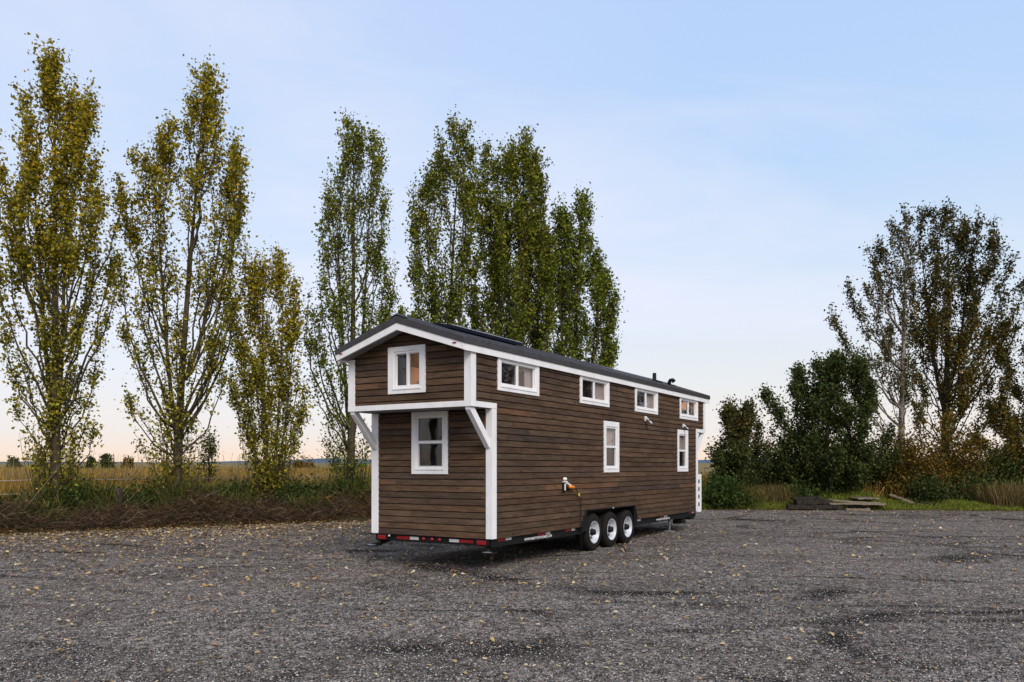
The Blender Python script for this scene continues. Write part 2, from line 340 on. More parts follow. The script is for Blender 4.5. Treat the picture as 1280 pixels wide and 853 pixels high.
def siding(mb, P, A0, A1, Z0, Z1, holes, gable=False, tint=1.):
    r = int(Z0/ROW)
    while r*ROW < Z1:
        z0, z1 = max(r*ROW, Z0), min((r+1)*ROW-.0145, Z1); a, lo, hi = A0, A0, A1
        if gable and z1 > ZT:
            cut = (z1-ZT-.125)/SL - E_
            if cut > 0: lo, hi = max(A0, cut), min(A1, W-cut)
        if z1-z0 > .01 and hi-lo > .05:
            a = lo - random.uniform(0, 3)
            while a < hi:
                e = a+random.uniform(2.0, 4.9); c = random.choices(pal, wts)[0]; q = random.uniform(.85, 1.15)*tint
                c = tuple((x*.74+m_*.26)*q*k_*random.uniform(.98, 1.02) for x, m_, k_ in zip(c, (.072, .052, .036), (1.13, .985, .88)))
                rects = [(max(a, lo), min(e-.003, hi), z0, z1)] if min(e, hi)-max(a, lo) > .02 else []
                for h in holes: rects = sub(rects, h)
                for x0, x1, y0, y1 in rects:
                    t0 = (y0-r*ROW)/ROW; t1 = (y1-r*ROW)/ROW
                    slab(mb, P, x0, x1, y0, y1, -.004, .024-.014*t0, .024-.014*t1, 0, c)
                a = e
        r += 1
def shell(mb, P, A0, A1, Z0, Z1, holes, o0, o1, m=0):
    rects = [(A0, A1, Z0, Z1)]
    for h in holes: rects = sub(rects, h)
    for x0, x1, y0, y1 in rects: slab(mb, P, x0, x1, y0, y1, o0, o1, m=m)
# windows : (a0,a1,z0,z1 casing) , glass rect , kind
sidew = [dict(c=(.146, 1.509, 2.425, 2.962), g=(.273, 1.375, 2.545, 2.902), k='h', cur=1, sp=.48, cs=.80),
         dict(c=(3.131, 4.486, 2.422, 2.962), g=(3.255, 4.36, 2.545, 2.902), k='h', cur=1, sp=.5),
         dict(c=(5.875, 7.257, 2.424, 2.962), g=(6.0, 7.13, 2.545, 2.902), k='h', cur=1, sp=.5),
         dict(c=(8.793, 10.203, 2.418, 2.962), g=(8.92, 10.07, 2.545, 2.902), k='h', cur=0, sp=.5),
         dict(c=(4.229, 4.988, 1.06, 2.13), g=(4.366, 4.85, 1.196, 1.986), k='v', cur=2, sp=.51),
         dict(c=(8.624, 9.406, 1.06, 2.13), g=(8.76, 9.27, 1.196, 1.986), k='v', cur=2, sp=.51)]
rearU = [dict(c=(.862, 1.64, 2.372, 3.146), g=(.995, 1.488, 2.50, 3.033), k='h', cur=3, sp=.5)]
rearL = [dict(c=(.855, 1.62, 1.048, H1-.004), g=(.978, 1.489, 1.18, 2.001), k='v', cur=0, sp=.5)]
OUTH = lambda w: (w['g'][0]-.03, w['g'][1]+.03, w['g'][2]-.03, w['g'][3]+.03)
def hole_c(w): c = w['c']; return (c[0]+.012, c[1]-.012, c[2]+.012, c[3]-.012)
well = (3.42, 5.84, -1, .325)
sh = [(-9, 0, -1, H1), (-9, .105, H1-.01, H2), (0, .105, -1, H2), (-D, -D+.105, H1, 4), (L-.1, L, -1, H2), (L-.1, 99, H1-.01, H2), (L+DF-.1, 99, 0, 4), (L, 99, -1, H1)]
b = HB()
siding(b, PS, -D, L+DF, 0, 2.975, sh+[well]+[hole_c(w) for w in sidew])
siding(b, PL, -D, L+DF, 0, 2.975, sh+[well])
siding(b, PR(-D), .1, 2.378, H2, 3.55, [hole_c(w) for w in rearU], True, 1.0)
siding(b, PR(0), .089, 2.371, 0, H1-.03, [hole_c(w) for w in rearL], False, 1.12)
siding(b, PR(L+DF, 1), .1, 2.378, H2, 3.55, [], True); siding(b, PR(L, 1), .089, 2.371, 0, H1-.03, [])
# sheathing behind the boards, coloured black to give the shadow lines of the laps
xh = [(-9, 0, -1, H1+.02), (L, 99, -1, H1+.02), well]
shell(b, PS, -D, L+DF, 0, 3.05, xh+[OUTH(w) for w in sidew], -.10, -.006, 1); shell(b, PL, -D, L+DF, 0, 3.05, xh, -.10, -.006, 1)
shell(b, PR(-D), .1, W-.1, H1+.02, 3.05, [OUTH(w) for w in rearU], -.10, -.006, 1); shell(b, PR(0), .1, W-.1, 0, H1+.02, [OUTH(w) for w in rearL], -.10, -.006, 1)
shell(b, PR(L+DF, 1), .1, W-.1, H1+.02, 3.05, [], -.10, -.006, 1); shell(b, PR(L, 1), .1, W-.1, 0, H1+.02, [], -.10, -.006, 1)
for u in (-D+.006, L+DF-.1):      # gable triangles above the plate, open round the window head
    for v0, v1 in ((.1, .83), (1.67, W-.1)) if u < 0 else ((.1, W-.1),):
        n_ = 8
        for i in range(n_):
            p0, p1 = v0+(v1-v0)*i/n_, v0+(v1-v0)*(i+1)/n_; zf = lambda v: ZT+.06+SL*(min(v, W-v)+E_)
            b.hexa([(u, p0, 3.05), (u+.094, p0, 3.05), (u+.094, p1, 3.05), (u, p1, 3.05), (u, p0, zf(p0)), (u+.094, p0, zf(p0)), (u+.094, p1, zf(p1)), (u, p1, zf(p1))], 1)
b.box(-D+.006, -D+.1, .83, 1.67, 3.065, 3.40, 1)
b.build('wall', [M['siding'], M['backing']], usecol=True)
# interior lining, floor, loft floors
b = HB(); hl = [OUTH(w) for w in sidew]
shell(b, PS, -D+.1, L+DF-.1, .45, 3.1, [(-9, 0, -1, H1+.06), (L, 99, -1, H1+.06)]+hl, -.125, -.102); shell(b, PL, -D+.1, L+DF-.1, .45, 3.1, [(-9, .0, -1, H1+.06), (L, 99, -1, H1+.06)], -.125, -.102)
shell(b, PR(-D), .125, W-.125, H1+.06, 3.1, [OUTH(w) for w in rearU], -.125, -.102)
shell(b, PR(0), .125, W-.125, .03, H1+.0, [OUTH(w) for w in rearL], -.125, -.102)
b.box(0.1, L-.1, .1, W-.1, .40, .44); b.box(-D+.1, 3.0, .126, W-.126, H1+.03, H1+.06); b.box(L-2.4, L+DF-.1, .126, W-.126, H1+.03, H1+.06)
b.box(3.0, 3.05, .126, W-.126, .44, 3.1)
b.build('interior', M['interior'])
# white trim
def part(name, mats, boxes, **k):
    q = HB()
    for bb in boxes: q.box(*bb)
    return q.build(name, mats, **k)
T = .034
for (v0, v1) in ((-T, .089), (2.371+.03, W+T)):
    part('corner_trim', M['white'], [(-T, .105, v0, -.0005, 0, H1-.002), (-T, -.0005, .0, v1, 0, H1-.002)] if v0 < 0 else [(-T, .105, W+.0005, v1, 0, H1-.002), (-T, -.0005, 2.371, W, 0, H1-.002)], bevel=.003)
    part('corner_trim', M['white'], [(L-.1, L+T, v0, -.0005, 0, H1-.002), (L+.0005, L+T, 0, v1, 0, H1-.002)] if v0 < 0 else [(L-.1, L+T, W+.0005, v1, 0, H1-.002), (L+.0005, L+T, 2.371, W, 0, H1-.002)], bevel=.003)
    part('corner_trim', M['white'], [(-D-T, -D+.105, v0, -.0005, H2+.001, 3.0), (-D-T, -D-.0005, 0, .1, H2+.001, 3.0)] if v0 < 0 else [(-D-T, -D+.105, W+.0005, v1, H2+.001, 3.0), (-D-T, -D-.0005, 2.378, W, H2+.001, 3.0)], bevel=.003)
    part('corner_trim', M['white'], [(L+DF-.105, L+DF+T, v0, -.0005, H2+.001, 3.0), (L+DF+.0005, L+DF+T, 0, .1, H2+.001, 3.0)] if v0 < 0 else [(L+DF-.105, L+DF+T, W+.0005, v1, H2+.001, 3.0), (L+DF+.0005, L+DF+T, 2.378, W, H2+.001, 3.0)], bevel=.003)
T2 = T+.003
part('belly_band', M['white'], [(-D-T2, .105, -T2, -.0005, H1, H2), (-D-T2, -D-.0005, 0, W, H1, H2), (-D-T2, .105, W+.0005, W+T2, H1, H2)], bevel=.003)
part('belly_band', M['white'], [(L-.1, L+DF+T2, -T2, -.0005, H1, H2), (L+DF+.0005, L+DF+T2, 0, W, H1, H2), (L-.1, L+DF+T2, W+.0005, W+T2, H1, H2)], bevel=.003)
part('overhang_soffit', M['soffit'], [(-D, -.002, 0, W, H1+.006, H1+.022)]); part('overhang_soffit', M['soffit'], [(L+.002, L+DF, 0, W, H1+.006, H1+.022)])
# braces : top out at the overhang edge, foot on the corner
for v in (.0, W-.09):
    for s, u0 in ((1, 0.), (-1, L)):
        q = HB(); A = lambda u, z: (u0-s*u, z)
        poly = [A(.62, H1-.002), A(.50, H1-.002), A(.036, 1.62), A(.036, 1.49), A(.06, 1.475), A(.61, H1-.05)]
        q.prism([(p[0], p[1]) for p in poly], 1, v, v+.09); q.build('brace', M['white'], bevel=.003)
# roof
def zr(v, base, sl): return base+sl*(min(v, W-v)+E_)
nv = [-E_, MID, W+E_]
b = HB()
b.prism([(-E_+.02, 2.985), (MID, zr(MID, 2.985, SL)), (W+E_-.02, 2.985), (W+E_-.02, 3.08), (MID, zr(MID, 3.09, .34)), (-E_+.02, 3.08)], 0, U0+.03, U1-.03)
b.build('soffit', M['soffit'])
for u in (U0, U1-.03):
    q = HB(); q.prism([(-E_, 2.96), (MID, 3.373), (W+E_, 2.96), (W+E_, 3.064), (MID, 3.487), (-E_, 3.064)], 0, u, u+.032); q.build('fascia', M['white'], bevel=.002)
for v in (-E_-.003, W+E_-.027): part('fascia', M['white'], [(U0+.034, U1-.034, v, v+.03, 2.955, 3.064)], bevel=.002)
b = HB(); OV = .022
b.prism([(-E_-OV, 3.066), (-E_, 3.066), (MID, 3.489), (W+E_, 3.066), (W+E_+OV, 3.066), (W+E_+OV, 3.150), (MID, 3.600), (-E_-OV, 3.150)], 0, U0-.012, U1+.012)
u = U0+.12
while u < U1:                           # standing ribs of the roofing sheet
    for s in (1, -1):
        f = lambda v: v if s > 0 else W-v
        pts = []
        for uu, hh in ((u-.022, 0), (u-.010, .022), (u+.010, .022), (u+.022, 0)): pts.append((uu, hh))
        v0, v1 = -E_-OV-.004, MID-.06
        za, zb = 3.150, 3.150+(.45/(MID+E_+OV))*(v1-v0)
        b.add([(uu, f(v0), za+hh-.002) for uu, hh in pts]+[(uu, f(v1), zb+hh-.002) for uu, hh in pts], [(0, 1, 5, 4), (1, 2, 6, 5), (2, 3, 7, 6), (0, 3, 2, 1), (4, 5, 6, 7), (0, 4, 7, 3)])
    u += .2
b.prism([(MID-.14, 3.567), (MID, 3.616), (MID+.14, 3.567), (MID+.14, 3.580), (MID, 3.632), (MID-.14, 3.580)], 0, U0-.014, U1+.014)
roof = b.build('roof', M['roof'])
# solar panel on brackets
b = HB(); pu0, pu1 = -.04, 2.22; pa, pb = (.74, 3.535), (1.15, 3.612)
b.hexa([(pu0, pa[0], pa[1]-.06), (pu1, pa[0], pa[1]-.06), (pu1, pb[0], pb[1]-.04), (pu0, pb[0], pb[1]-.04), (pu0, pa[0], pa[1]), (pu1, pa[0], pa[1]), (pu1, pb[0], pb[1]), (pu0, pb[0], pb[1])])
for uu in (pu0+.2, pu1-.2): b.box(uu, uu+.04, .80, .84, 3.42, 3.50); b.box(uu, uu+.04, 1.04, 1.08, 3.48, 3.57)
sp = b.build('solar_panel', M['solar'])
b = HB(); e = .008          # pale metal rim round the top edge
b.hexa([(pu0-e, pa[0]-e, pa[1]-.006), (pu1+e, pa[0]-e, pa[1]-.006), (pu1+e, pa[0]+.02, pa[1]-.002), (pu0-e, pa[0]+.02, pa[1]-.002), (pu0-e, pa[0]-e, pa[1]+.008), (pu1+e, pa[0]-e, pa[1]+.008), (pu1+e, pa[0]+.02, pa[1]+.012), (pu0-e, pa[0]+.02, pa[1]+.012)])
b.build('panel_frame', M['steel'], parent=sp)
# roof vents
b = HB(); b.lathe([(.11, 3.27), (.10, 3.34), (.05, 3.37), (.046, 3.535), (.0, 3.54)], (8.13, .4, 0), 2, 20); b.box(7.98, 8.28, .25, .55, 3.24, 3.325); b.build('vent_pipe', M['black'])
b = HB(); b.box(9.05, 9.33, .27, .55, 3.24, 3.325); b.tube([(9.18, .4, 3.3), (9.18, .4, 3.40), (9.18, .37, 3.45), (9.18, .31, 3.455), (9.18, .27, 3.41)], [.055, .05, .05, .052, .055], 12); b.build('roof_vent', M['black'])
# windows
def window(P, w):
    c, g = w['c'], w['g']; q = HB(); o = (g[0]-.035, g[1]+.035, g[2]-.035, g[3]+.035)
    slab(q, P, c[0], o[0], c[2], c[3], .0, .036); slab(q, P, o[1], c[1], c[2], c[3], .0, .036)
    slab(q, P, o[0], o[1], c[2], o[2], .0, .0355); slab(q, P, o[0], o[1], o[3], c[3], .0, .0355)
    slab(q, P, o[0]-.01, o[1]+.01, o[2]-.028, o[2]-.002, .036, .046)
    win = q.build('window', M['white'], bevel=.0025)
    q = HB(); i0, i1 = -.05, .020                      # vinyl sash set into the opening
    for r in ((o[0], g[0], o[2], o[3]), (g[1], o[1], o[2], o[3]), (g[0], g[1], o[2], g[2]), (g[0], g[1], g[3], o[3])): slab(q, P, *[x+y for x, y in zip(r, (.0006, -.0006, .0006, -.0006))], i0, i1)
    if w['k'] == 'h':
        m = g[0]+(g[1]-g[0])*w['sp']; slab(q, P, m-.022, m+.022, g[2], g[3], -.05, .012); panes = [(g[0], m-.022, g[2], g[3], -.008), (m+.022, g[1], g[2], g[3], -.02)]
    else:
        m = g[2]+(g[3]-g[2])*w['sp']; slab(q, P, g[0], g[1], m-.022, m+.022, -.05, .012); panes = [(g[0], g[1], m+.022, g[3], -.008), (g[0], g[1], g[2], m-.022, -.022)]
    q.build('sash', M['vinyl'], parent=win)
    for a0, a1, z0, z1, oo in panes:
        q = HB(); slab(q, P, a0-.002, a1+.002, z0-.002, z1+.002, oo-.006, oo)
        q.build('pane', M['glass'], parent=win)
        q = HB(); s_ = .012; m_ = oo+.004
        for r in ((a0, a0+s_, z0, z1), (a1-s_, a1, z0, z1), (a0+s_, a1-s_, z0, z0+s_), (a0+s_, a1-s_, z1-s_, z1)): slab(q, P, *r, m_-.008, m_+.004)
        q.build('glazing_bead', M['soffit'] if w['k'] == 'v' else M['vinyl'], parent=win)
    a0, a1, z0, z1, oo = panes[0 if w['k'] == 'h' and w is not rearU[0] else 1]     # insect screen on the opening half
    q = HB(); slab(q, P, a0+.008, a1-.008, z0+.008, z1-.008, -.034, -.0335); q.build('insect_screen', M['screen'], parent=win)
    def curtain(a0, a1, z0, z1, o):
        q = HB(); n_ = max(8, int((a1-a0)/.012)); vs = []
        for i in range(n_+1):
            a = a0+(a1-a0)*i/n_; w_ = .007*math.sin(a*95)+.003*math.sin(a*211); vs += [P(a, o+w_, z0), P(a, o+w_*.7, z1)]
        q.add(vs, [(2*i, 2*i+2, 2*i+3, 2*i+1) for i in range(n_)], smooth=True); q.build('curtain', M['curtain'], parent=win, fixn=False)
    wd = g[1]-g[0]
    if w['cur'] == 1: curtain(g[0]+wd*w.get('cs', .56), g[1]+.02, g[2]-.02, g[3]+.02, -.065)
    if w['cur'] == 2: curtain(g[0]+wd*.15, g[1]+.02, m+.0, g[3]+.02, -.065)
    if w['cur'] == 3: curtain(g[1]-wd*.14, g[1]+.02, g[2]-.02, g[3]+.02, -.065)
    return win
for w in sidew: window(PS, w)
wu = window(PR(-D), rearU[0]); window(PR(0), rearL[0])
# lace edge and candle stick on the sill of the loft window
b = HB()
for i in range(9):
    a = 2*math.pi*i/16; b.tube([(-D+.16, 1.13, 2.50), (-D+.16, 1.13+.10*math.cos(a), 2.50+.11*math.sin(a)), (-D+.16, 1.13+.05*math.cos(a+.3), 2.50+.12*math.sin(a+.3)), (-D+.16, 1.13, 2.50)], .004, 5)
b.build('wire_ornament', M['white'], parent=wu)
b = HB(); b.lathe([(.035, 2.47), (.012, 2.49), (.012, 2.56), (.015, 2.57), (.014, 2.70), (.002, 2.72)], (-D+.2, 1.41, 0), 2, 12); b.build('candle', M['white'], parent=wu)
# lamps inside
b = HB(); b.lathe([(.03, 2.74), (.085, 2.76), (.10, 2.83), (.085, 2.91), (.03, 2.93)], (10.05, .27, 0), 2, 24); b.build('lamp_shade', M['lamp'])
for uu in (1.1, 4.6, 8.0):
    b = HB(); b.lathe([(.001, 3.02), (.08, 3.03), (.09, 3.07)], (uu, 1.7, 0), 2, 16); b.build('ceiling_lamp', M['warm'])
# outside spot lights under the eaves
for (u, z, s) in ((6.49, 2.29, 1.), (9.05, 2.245, .8)):
    b = HB(); b.box(u-.05*s, u+.05*s, -.045, -.018, z-.055*s, z+.055*s); b.tube([(u, -.04, z), (u, -.09, z-.01)], .018, 8)
    sp_ = b.build('spot_light', M['vinyl'])
    q = HB(); q.lathe([(.02*s, 0), (.055*s, -.03), (.06*s, -.10*s)], (0, 0, 0), 1, 16); ca, sa = math.cos(R(38)), math.sin(R(38))
    q.v = [(x+u, y*ca+z_*sa-.07, -y*-sa*1+z_*ca+z-.01) for x, y, z_ in q.v]; q.build('spot_shade', M['rim'], parent=sp_, fixn=False)
# trailer chassis
b = HB()
for v0 in (.03, W-.11):
    b.box(.05, well[0]-.02, v0, v0+.08, -.145, -.004); b.box(well[1]+.02, L-.02, v0, v0+.08, -.145, -.004)
b.box(.02, .10, .02, W-.02, -.125, -.004)
for u in np.arange(.6, L, .6): b.box(u, u+.05, .12, W-.12, -.12, -.02)
for v in (.55, W-.6): b.box(.1, L, v, v+.06, -.14, -.002)
b.box(L-.1, L-.02, .02, W-.02, -.145, -.004); b.box(.1, L-.1, .12, W-.12, -.006, .0)
for v, s in ((.5, 1), (W-.5, -1)): b.hexa([(L-.02, v-.05, -.20), (L+1.5, MID-.05, -.20), (L+1.5, MID+.05, -.20), (L-.02, v+.05, -.20), (L-.02, v-.05, -.08), (L+1.5, MID-.05, -.08), (L+1.5, MID+.05, -.08), (L-.02, v+.05, -.08)])
b.build('chassis', M['black'])
part('outrigger', M['black'], [(9.72, 10.02, .02, .24, -.215, -.146)])
# wheel arch
b = HB(); O0, O1 = -.036, .30
b.box(well[0]+.03, well[1]-.03, -.034, .30, .300, .322)
b.prism([(well[0]-.03, .326), (well[0]+.045, .326), (well[0]-.19, .0), (well[0]-.25, .0)], 1, -.034, .05)
b.prism([(well[1]-.045, .326), (well[1]+.02, .326), (well[1]+.20, .0), (well[1]+.14, .0)], 1, -.034, .05)
b.prism([(well[0]+.03, .30), (well[0]+.03, -.10), (well[0]-.20, -.10), (well[0]-.20, .0)], 1, -.026, .05)
b.prism([(well[1]-.03, .30), (well[1]-.03, -.10), (well[1]+.15, -.10), (well[1]+.15, .0)], 1, -.026, .05)
b.box(well[0]+.03, well[1]-.03, .30, .33, -.13, .322); b.box(well[0]+.01, well[0]+.03, -.026, .33, -.13, .32); b.box(well[1]-.03, well[1]-.01, -.026, .33, -.13, .32)
b.build('fender', M['black'])
part('clearance_light', M['silverstrip'], [(4.63, 4.68, -.05, -.035, .298, .326)], bevel=.006)
# wheels
def wheel(u, v, s):
    q = HB(); zc = -.147; r = .373
    prof = [(.225, .0), (.245, -.008*0+.0), (.29, -.006), (.345, .004), (.366, .022), (r, .05), (r, .19), (.366, .218), (.345, .236), (.29, .246), (.225, .24)]
    q.lathe([(a, s*x) for a, x in prof], (u, v, zc), 1, 48)
    for k in range(48):      # tread blocks
        w_ = 2*math.pi*k/48
        for t0 in (.045, .10, .155):
            ca, sa = math.cos(w_), math.sin(w_); ta, tb = -.017, .017
            vs = [(u+ca*rr-sa*tt, v+s*y, zc+sa*rr+ca*tt) for rr in (r-.004, r+.006) for tt, y in ((ta, t0), (tb, t0), (tb, t0+.042), (ta, t0+.042))]
            q.hexa(vs)
    wo = q.build('wheel', M['rubber'])
    q = HB(); q.lathe([(.228, .004), (.222, -.004), (.212, .004), (.205, .03), (.182, .045), (.176, .10), (.165, .118), (.15, .112), (.08, .095), (.075, .09), (.0, .09)] if False else [(.229, .006), (.224, -.006), (.214, .002), (.206, .028), (.190, .042), (.184, .125), (.162, .135), (.13, .110), (.07, .100)], (u, v, zc), 1, 40) if s > 0 else q.lathe([(.229, -.006), (.206, -.028), (.180, -.085), (.07, -.082)], (u, v, zc), 1, 40)
    q.build('rim', M['rim'], parent=wo, fixn=False)
    q = HB(); q.lathe([(.074, s*.09), (.072, s*.045), (.058, s*.022), (.056, -s*.012), (.0, -s*.016)], (u, v, zc), 1, 20)
    q.build('hub', M['black'], parent=wo, fixn=False)
    if s < 0: return
    for k in range(8):
        w_ = 2*math.pi*(k+.5)/8; q = HB(); q.lathe([(.0, .092), (.022, .092), (.022, .128)], (u+.132*math.cos(w_), v, zc+.132*math.sin(w_)), 1, 10); q.build('hand_hole', M['black'], parent=wo, fixn=False)
        w_ = 2*math.pi*k/8; q = HB(); q.lathe([(.0, .050), (.011, .052), (.012, .09)], (u+.094*math.cos(w_), v, zc+.094*math.sin(w_)), 1, 6); q.build('lug_nut', M['steel'], parent=wo, fixn=False)
for u in (3.83, 4.678, 5.525): wheel(u, .0, 1); wheel(u, W, -1)
b = HB()
for u in (3.83, 4.678, 5.525): b.box(u-.04, u+.04, .2, W-.2, -.20, -.11)
b.build('axle', M['black'])
# reflective strips along the chassis
for u0, u1, u2 in ((.22, .474, .661), (1.55, 1.852, 2.02), (2.60, 2.866, 3.02), (5.98, 6.12, 6.32), (7.55, 7.80, 8.02), (9.62, 9.86, 10.05)):
    part('reflector', M['red'], [(u0, u1, .0245, .0295, -.055, -.012)]); part('reflector', M['silverstrip'], [(u1+.001, u2, .0245, .0295, -.055, -.012)])
for a, c, m in ((1.981, 1.693, 'red'), (1.690, 1.502, 'silverstrip'), (.853, .656, 'silverstrip'), (.653, .365, 'red')):
    part('reflector', M[m], [(.0145, .0195, min(a, c), max(a, c), -.085, -.035)])
for v in (1.39, 1.211, 1.05):
    b = HB(); b.lathe([(.0, -.012), (.02, -.01), (.03, 0), (.03, .03)], (.0, v, -.06), 0, 16); b.build('marker_light', M['red'], fixn=False)
for v in (2.279, .17):
    b = HB(); b.box(-.03, .02, v-.13, v+.13, -.115, -.015, 1)
    vs = []; b2 = HB(); b2.box(-.045, -.03, v-.09, v+.09, -.10, -.03)
    tl = b.build('tail_light', [M['red'], M['black']], bevel=.004); b2.build('lens', M['red'], parent=tl, bevel=.012)
b = HB(); b.lathe([(.0, -.02), (.016, -.02), (.02, 0)], (-.02, 2.12, -.035), 0, 10); b.build('licence_light', M['silverstrip'], fixn=False)
for v in (.1, 2.449): part('marker_light', M['red'], [(U0-.012, U0-.0005, v-.035, v+.035, 3.064+SL*0+.5*.06-.03, 3.085)] , bevel=.004)
# lettering on the chassis rail (both places)
def text(body, u0, u1, z, size):
    cu = bpy.data.curves.new('web_address', 'FONT'); cu.body = body; cu.size = size; cu.extrude = .0006; cu.offset = .0012
    o = bpy.data.objects.new('tmp', cu); C.objects.link(o); bpy.context.view_layer.update()
    dg = bpy.context.evaluated_depsgraph_get(); me = bpy.data.meshes.new_from_object(o.evaluated_get(dg)); bpy.data.objects.remove(o)
    co = np.array([v.co for v in me.vertices]); wx = co[:, 0].max()-co[:, 0].min()
    k = (u1-u0)/wx
    for v, c in zip(me.vertices, co): v.co = (u0+(c[0]-co[:, 0].min())*k, .029-c[2]-.0015, z+ZO+c[1])
    me.materials.clear(); me.materials.append(M['vinyl']); link('web_address', me, root)
text('WWW.MINTTINYHOMES.COM', 1.09, 2.08, -.112, .062); text('WWW.MINTTINYHOMES.COM', 7.30, 8.20, -.112, .062)
# stabiliser jacks and a stand
for v, s in ((2.30, 1), (.16, -1)):
    b = HB(); b.tube([(.12, v-.02, -.13), (-.10, v+s*.16, -.20)], .022, 8); b.tube([(.25, v, -.13), (-.02, v+s*.1, -.215)], .018, 8); b.box(-.16, .06, v+s*.15-.09, v+s*.15+.09, -.225, -.205)
    jk = b.build('stabiliser_jack', M['black']); q = HB(); q.box(-.165, -.08, v+s*.15-.07, v+s*.15+.05, -.204, -.196); q.build('jack_foot', M['steel'], parent=jk)
for u, v in ((8.9, .3),):
    b = HB(); b.tube([(u, v, -.14), (u, v, -.46)], .03, 10); b.box(u-.11, u+.11, v-.11, v+.11, -.50, -.47)
    for s in (1, -1): b.tube([(u, v, -.2), (u+s*.25, v, -.13)], .018, 6)
    b.build('stabiliser_jack', M['steel'])
part('step_bracket', M['black'], [(9.15, 9.45, .06, .3, -.30, -.146)])
# white slotted cabinet at the hitch end
b = HB(); uc, vc = 11.62, .5
b.box(11.62, 11.95, .45, .50, -.12, .97)
cab = b.build('tongue_cabinet', M['white'], bevel=.006)
b = HB()
for i in range(4): b.box(11.66, 11.76, .444, .449, .05+i*.22, .16+i*.22)
b.build('vent_slot', M['black'], parent=cab)
# power inlet on the wall
b = HB(); b.box(2.40, 2.50, -.05, -.018, .70, .90); ib = b.build('power_inlet', M['black'], bevel=.006)
b = HB(); b.box(2.385, 2.515, -.075, -.03, .885, .905); b.lathe([(.0, -.09), (.028, -.085), (.032, -.03)], (2.45, 0, .945), 1, 14); b.box(2.43, 2.46, -.064, -.05, .735, .86)
b.hexa([(2.47, -.10, .855), (2.63, -.10, .80), (2.63, -.06, .80), (2.47, -.06, .855), (2.47, -.10, .885), (2.63, -.10, .83), (2.63, -.06, .83), (2.47, -.06, .885)]); b.build('inlet_cover', M['vinyl'], parent=ib)
# power cord (hangs from the inlet to the ground)
Mw = root.matrix_world.copy()
def HW(u, v, z): return Mw @ Vector((u, v, z+ZO))
cord = empty('power_cord', HW(3.12, -.06, -.5), label='thin dark power cord hanging from an orange plug on the brown siding', cat='cord')
def cpart(name, mat, pts, r, n=8):
    q = MB(); q.tube([HW(*p)-cord.location for p in pts], r, n); return q.build(name, mat, cord)
cpart('cable', M['black'], [(2.74, -.09, .77), (2.84, -.09, .75), (2.95, -.075, .66), (3.04, -.065, .59), (3.10, -.06, .5), (3.115, -.055, .2), (3.10, -.055, -.1), (3.12, -.06, -.38), (3.16, -.03, -.49), (3.4, .4, -.505)], .0085)
cpart('plug', M['orange'], [(2.54, -.10, .80), (2.60, -.10, .795), (2.70, -.10, .785), (2.76, -.09, .775)], [.03, .034, .032, .02], 10)
cpart('cable_band', M['yellow'], [(2.965, -.075, .655), (3.03, -.067, .60)], .017)

# ------------------------------------------------------------------ vegetation
def leaves(cen, size, cols, flat=.0):
    n = len(cen); a = rng.normal(size=(n, 3)); a[:, 2] *= (1-flat); a /= np.linalg.norm(a, axis=1)[:, None]
    b_ = np.cross(a, rng.normal(size=(n, 3))); b_ /= np.linalg.norm(b_, axis=1)[:, None]
    c = np.cross(a, b_); s = size[:, None]
    V = np.stack([cen-a*s*.55, cen+b_*s*.42-a*s*.1+c*s*.08, cen+a*s*.6, cen-b_*s*.42-a*s*.1+c*s*.08], 1).reshape(-1, 3)
    return V, np.arange(4*n).reshape(n, 4), cols
def palette(n, cols, w, jit=.18):
    cols = np.array(cols); i = rng.choice(len(cols), n, p=np.array(w)/sum(w)); return cols[i]*(1+rng.normal(size=(n, 1))*jit).clip(.5, 1.6)
def bez(a, b_, c, d, n):
    t = np.linspace(0, 1, n)[:, None]; return (1-t)**3*a+3*(1-t)**2*t*b_+3*(1-t)*t*t*c+t**3*d
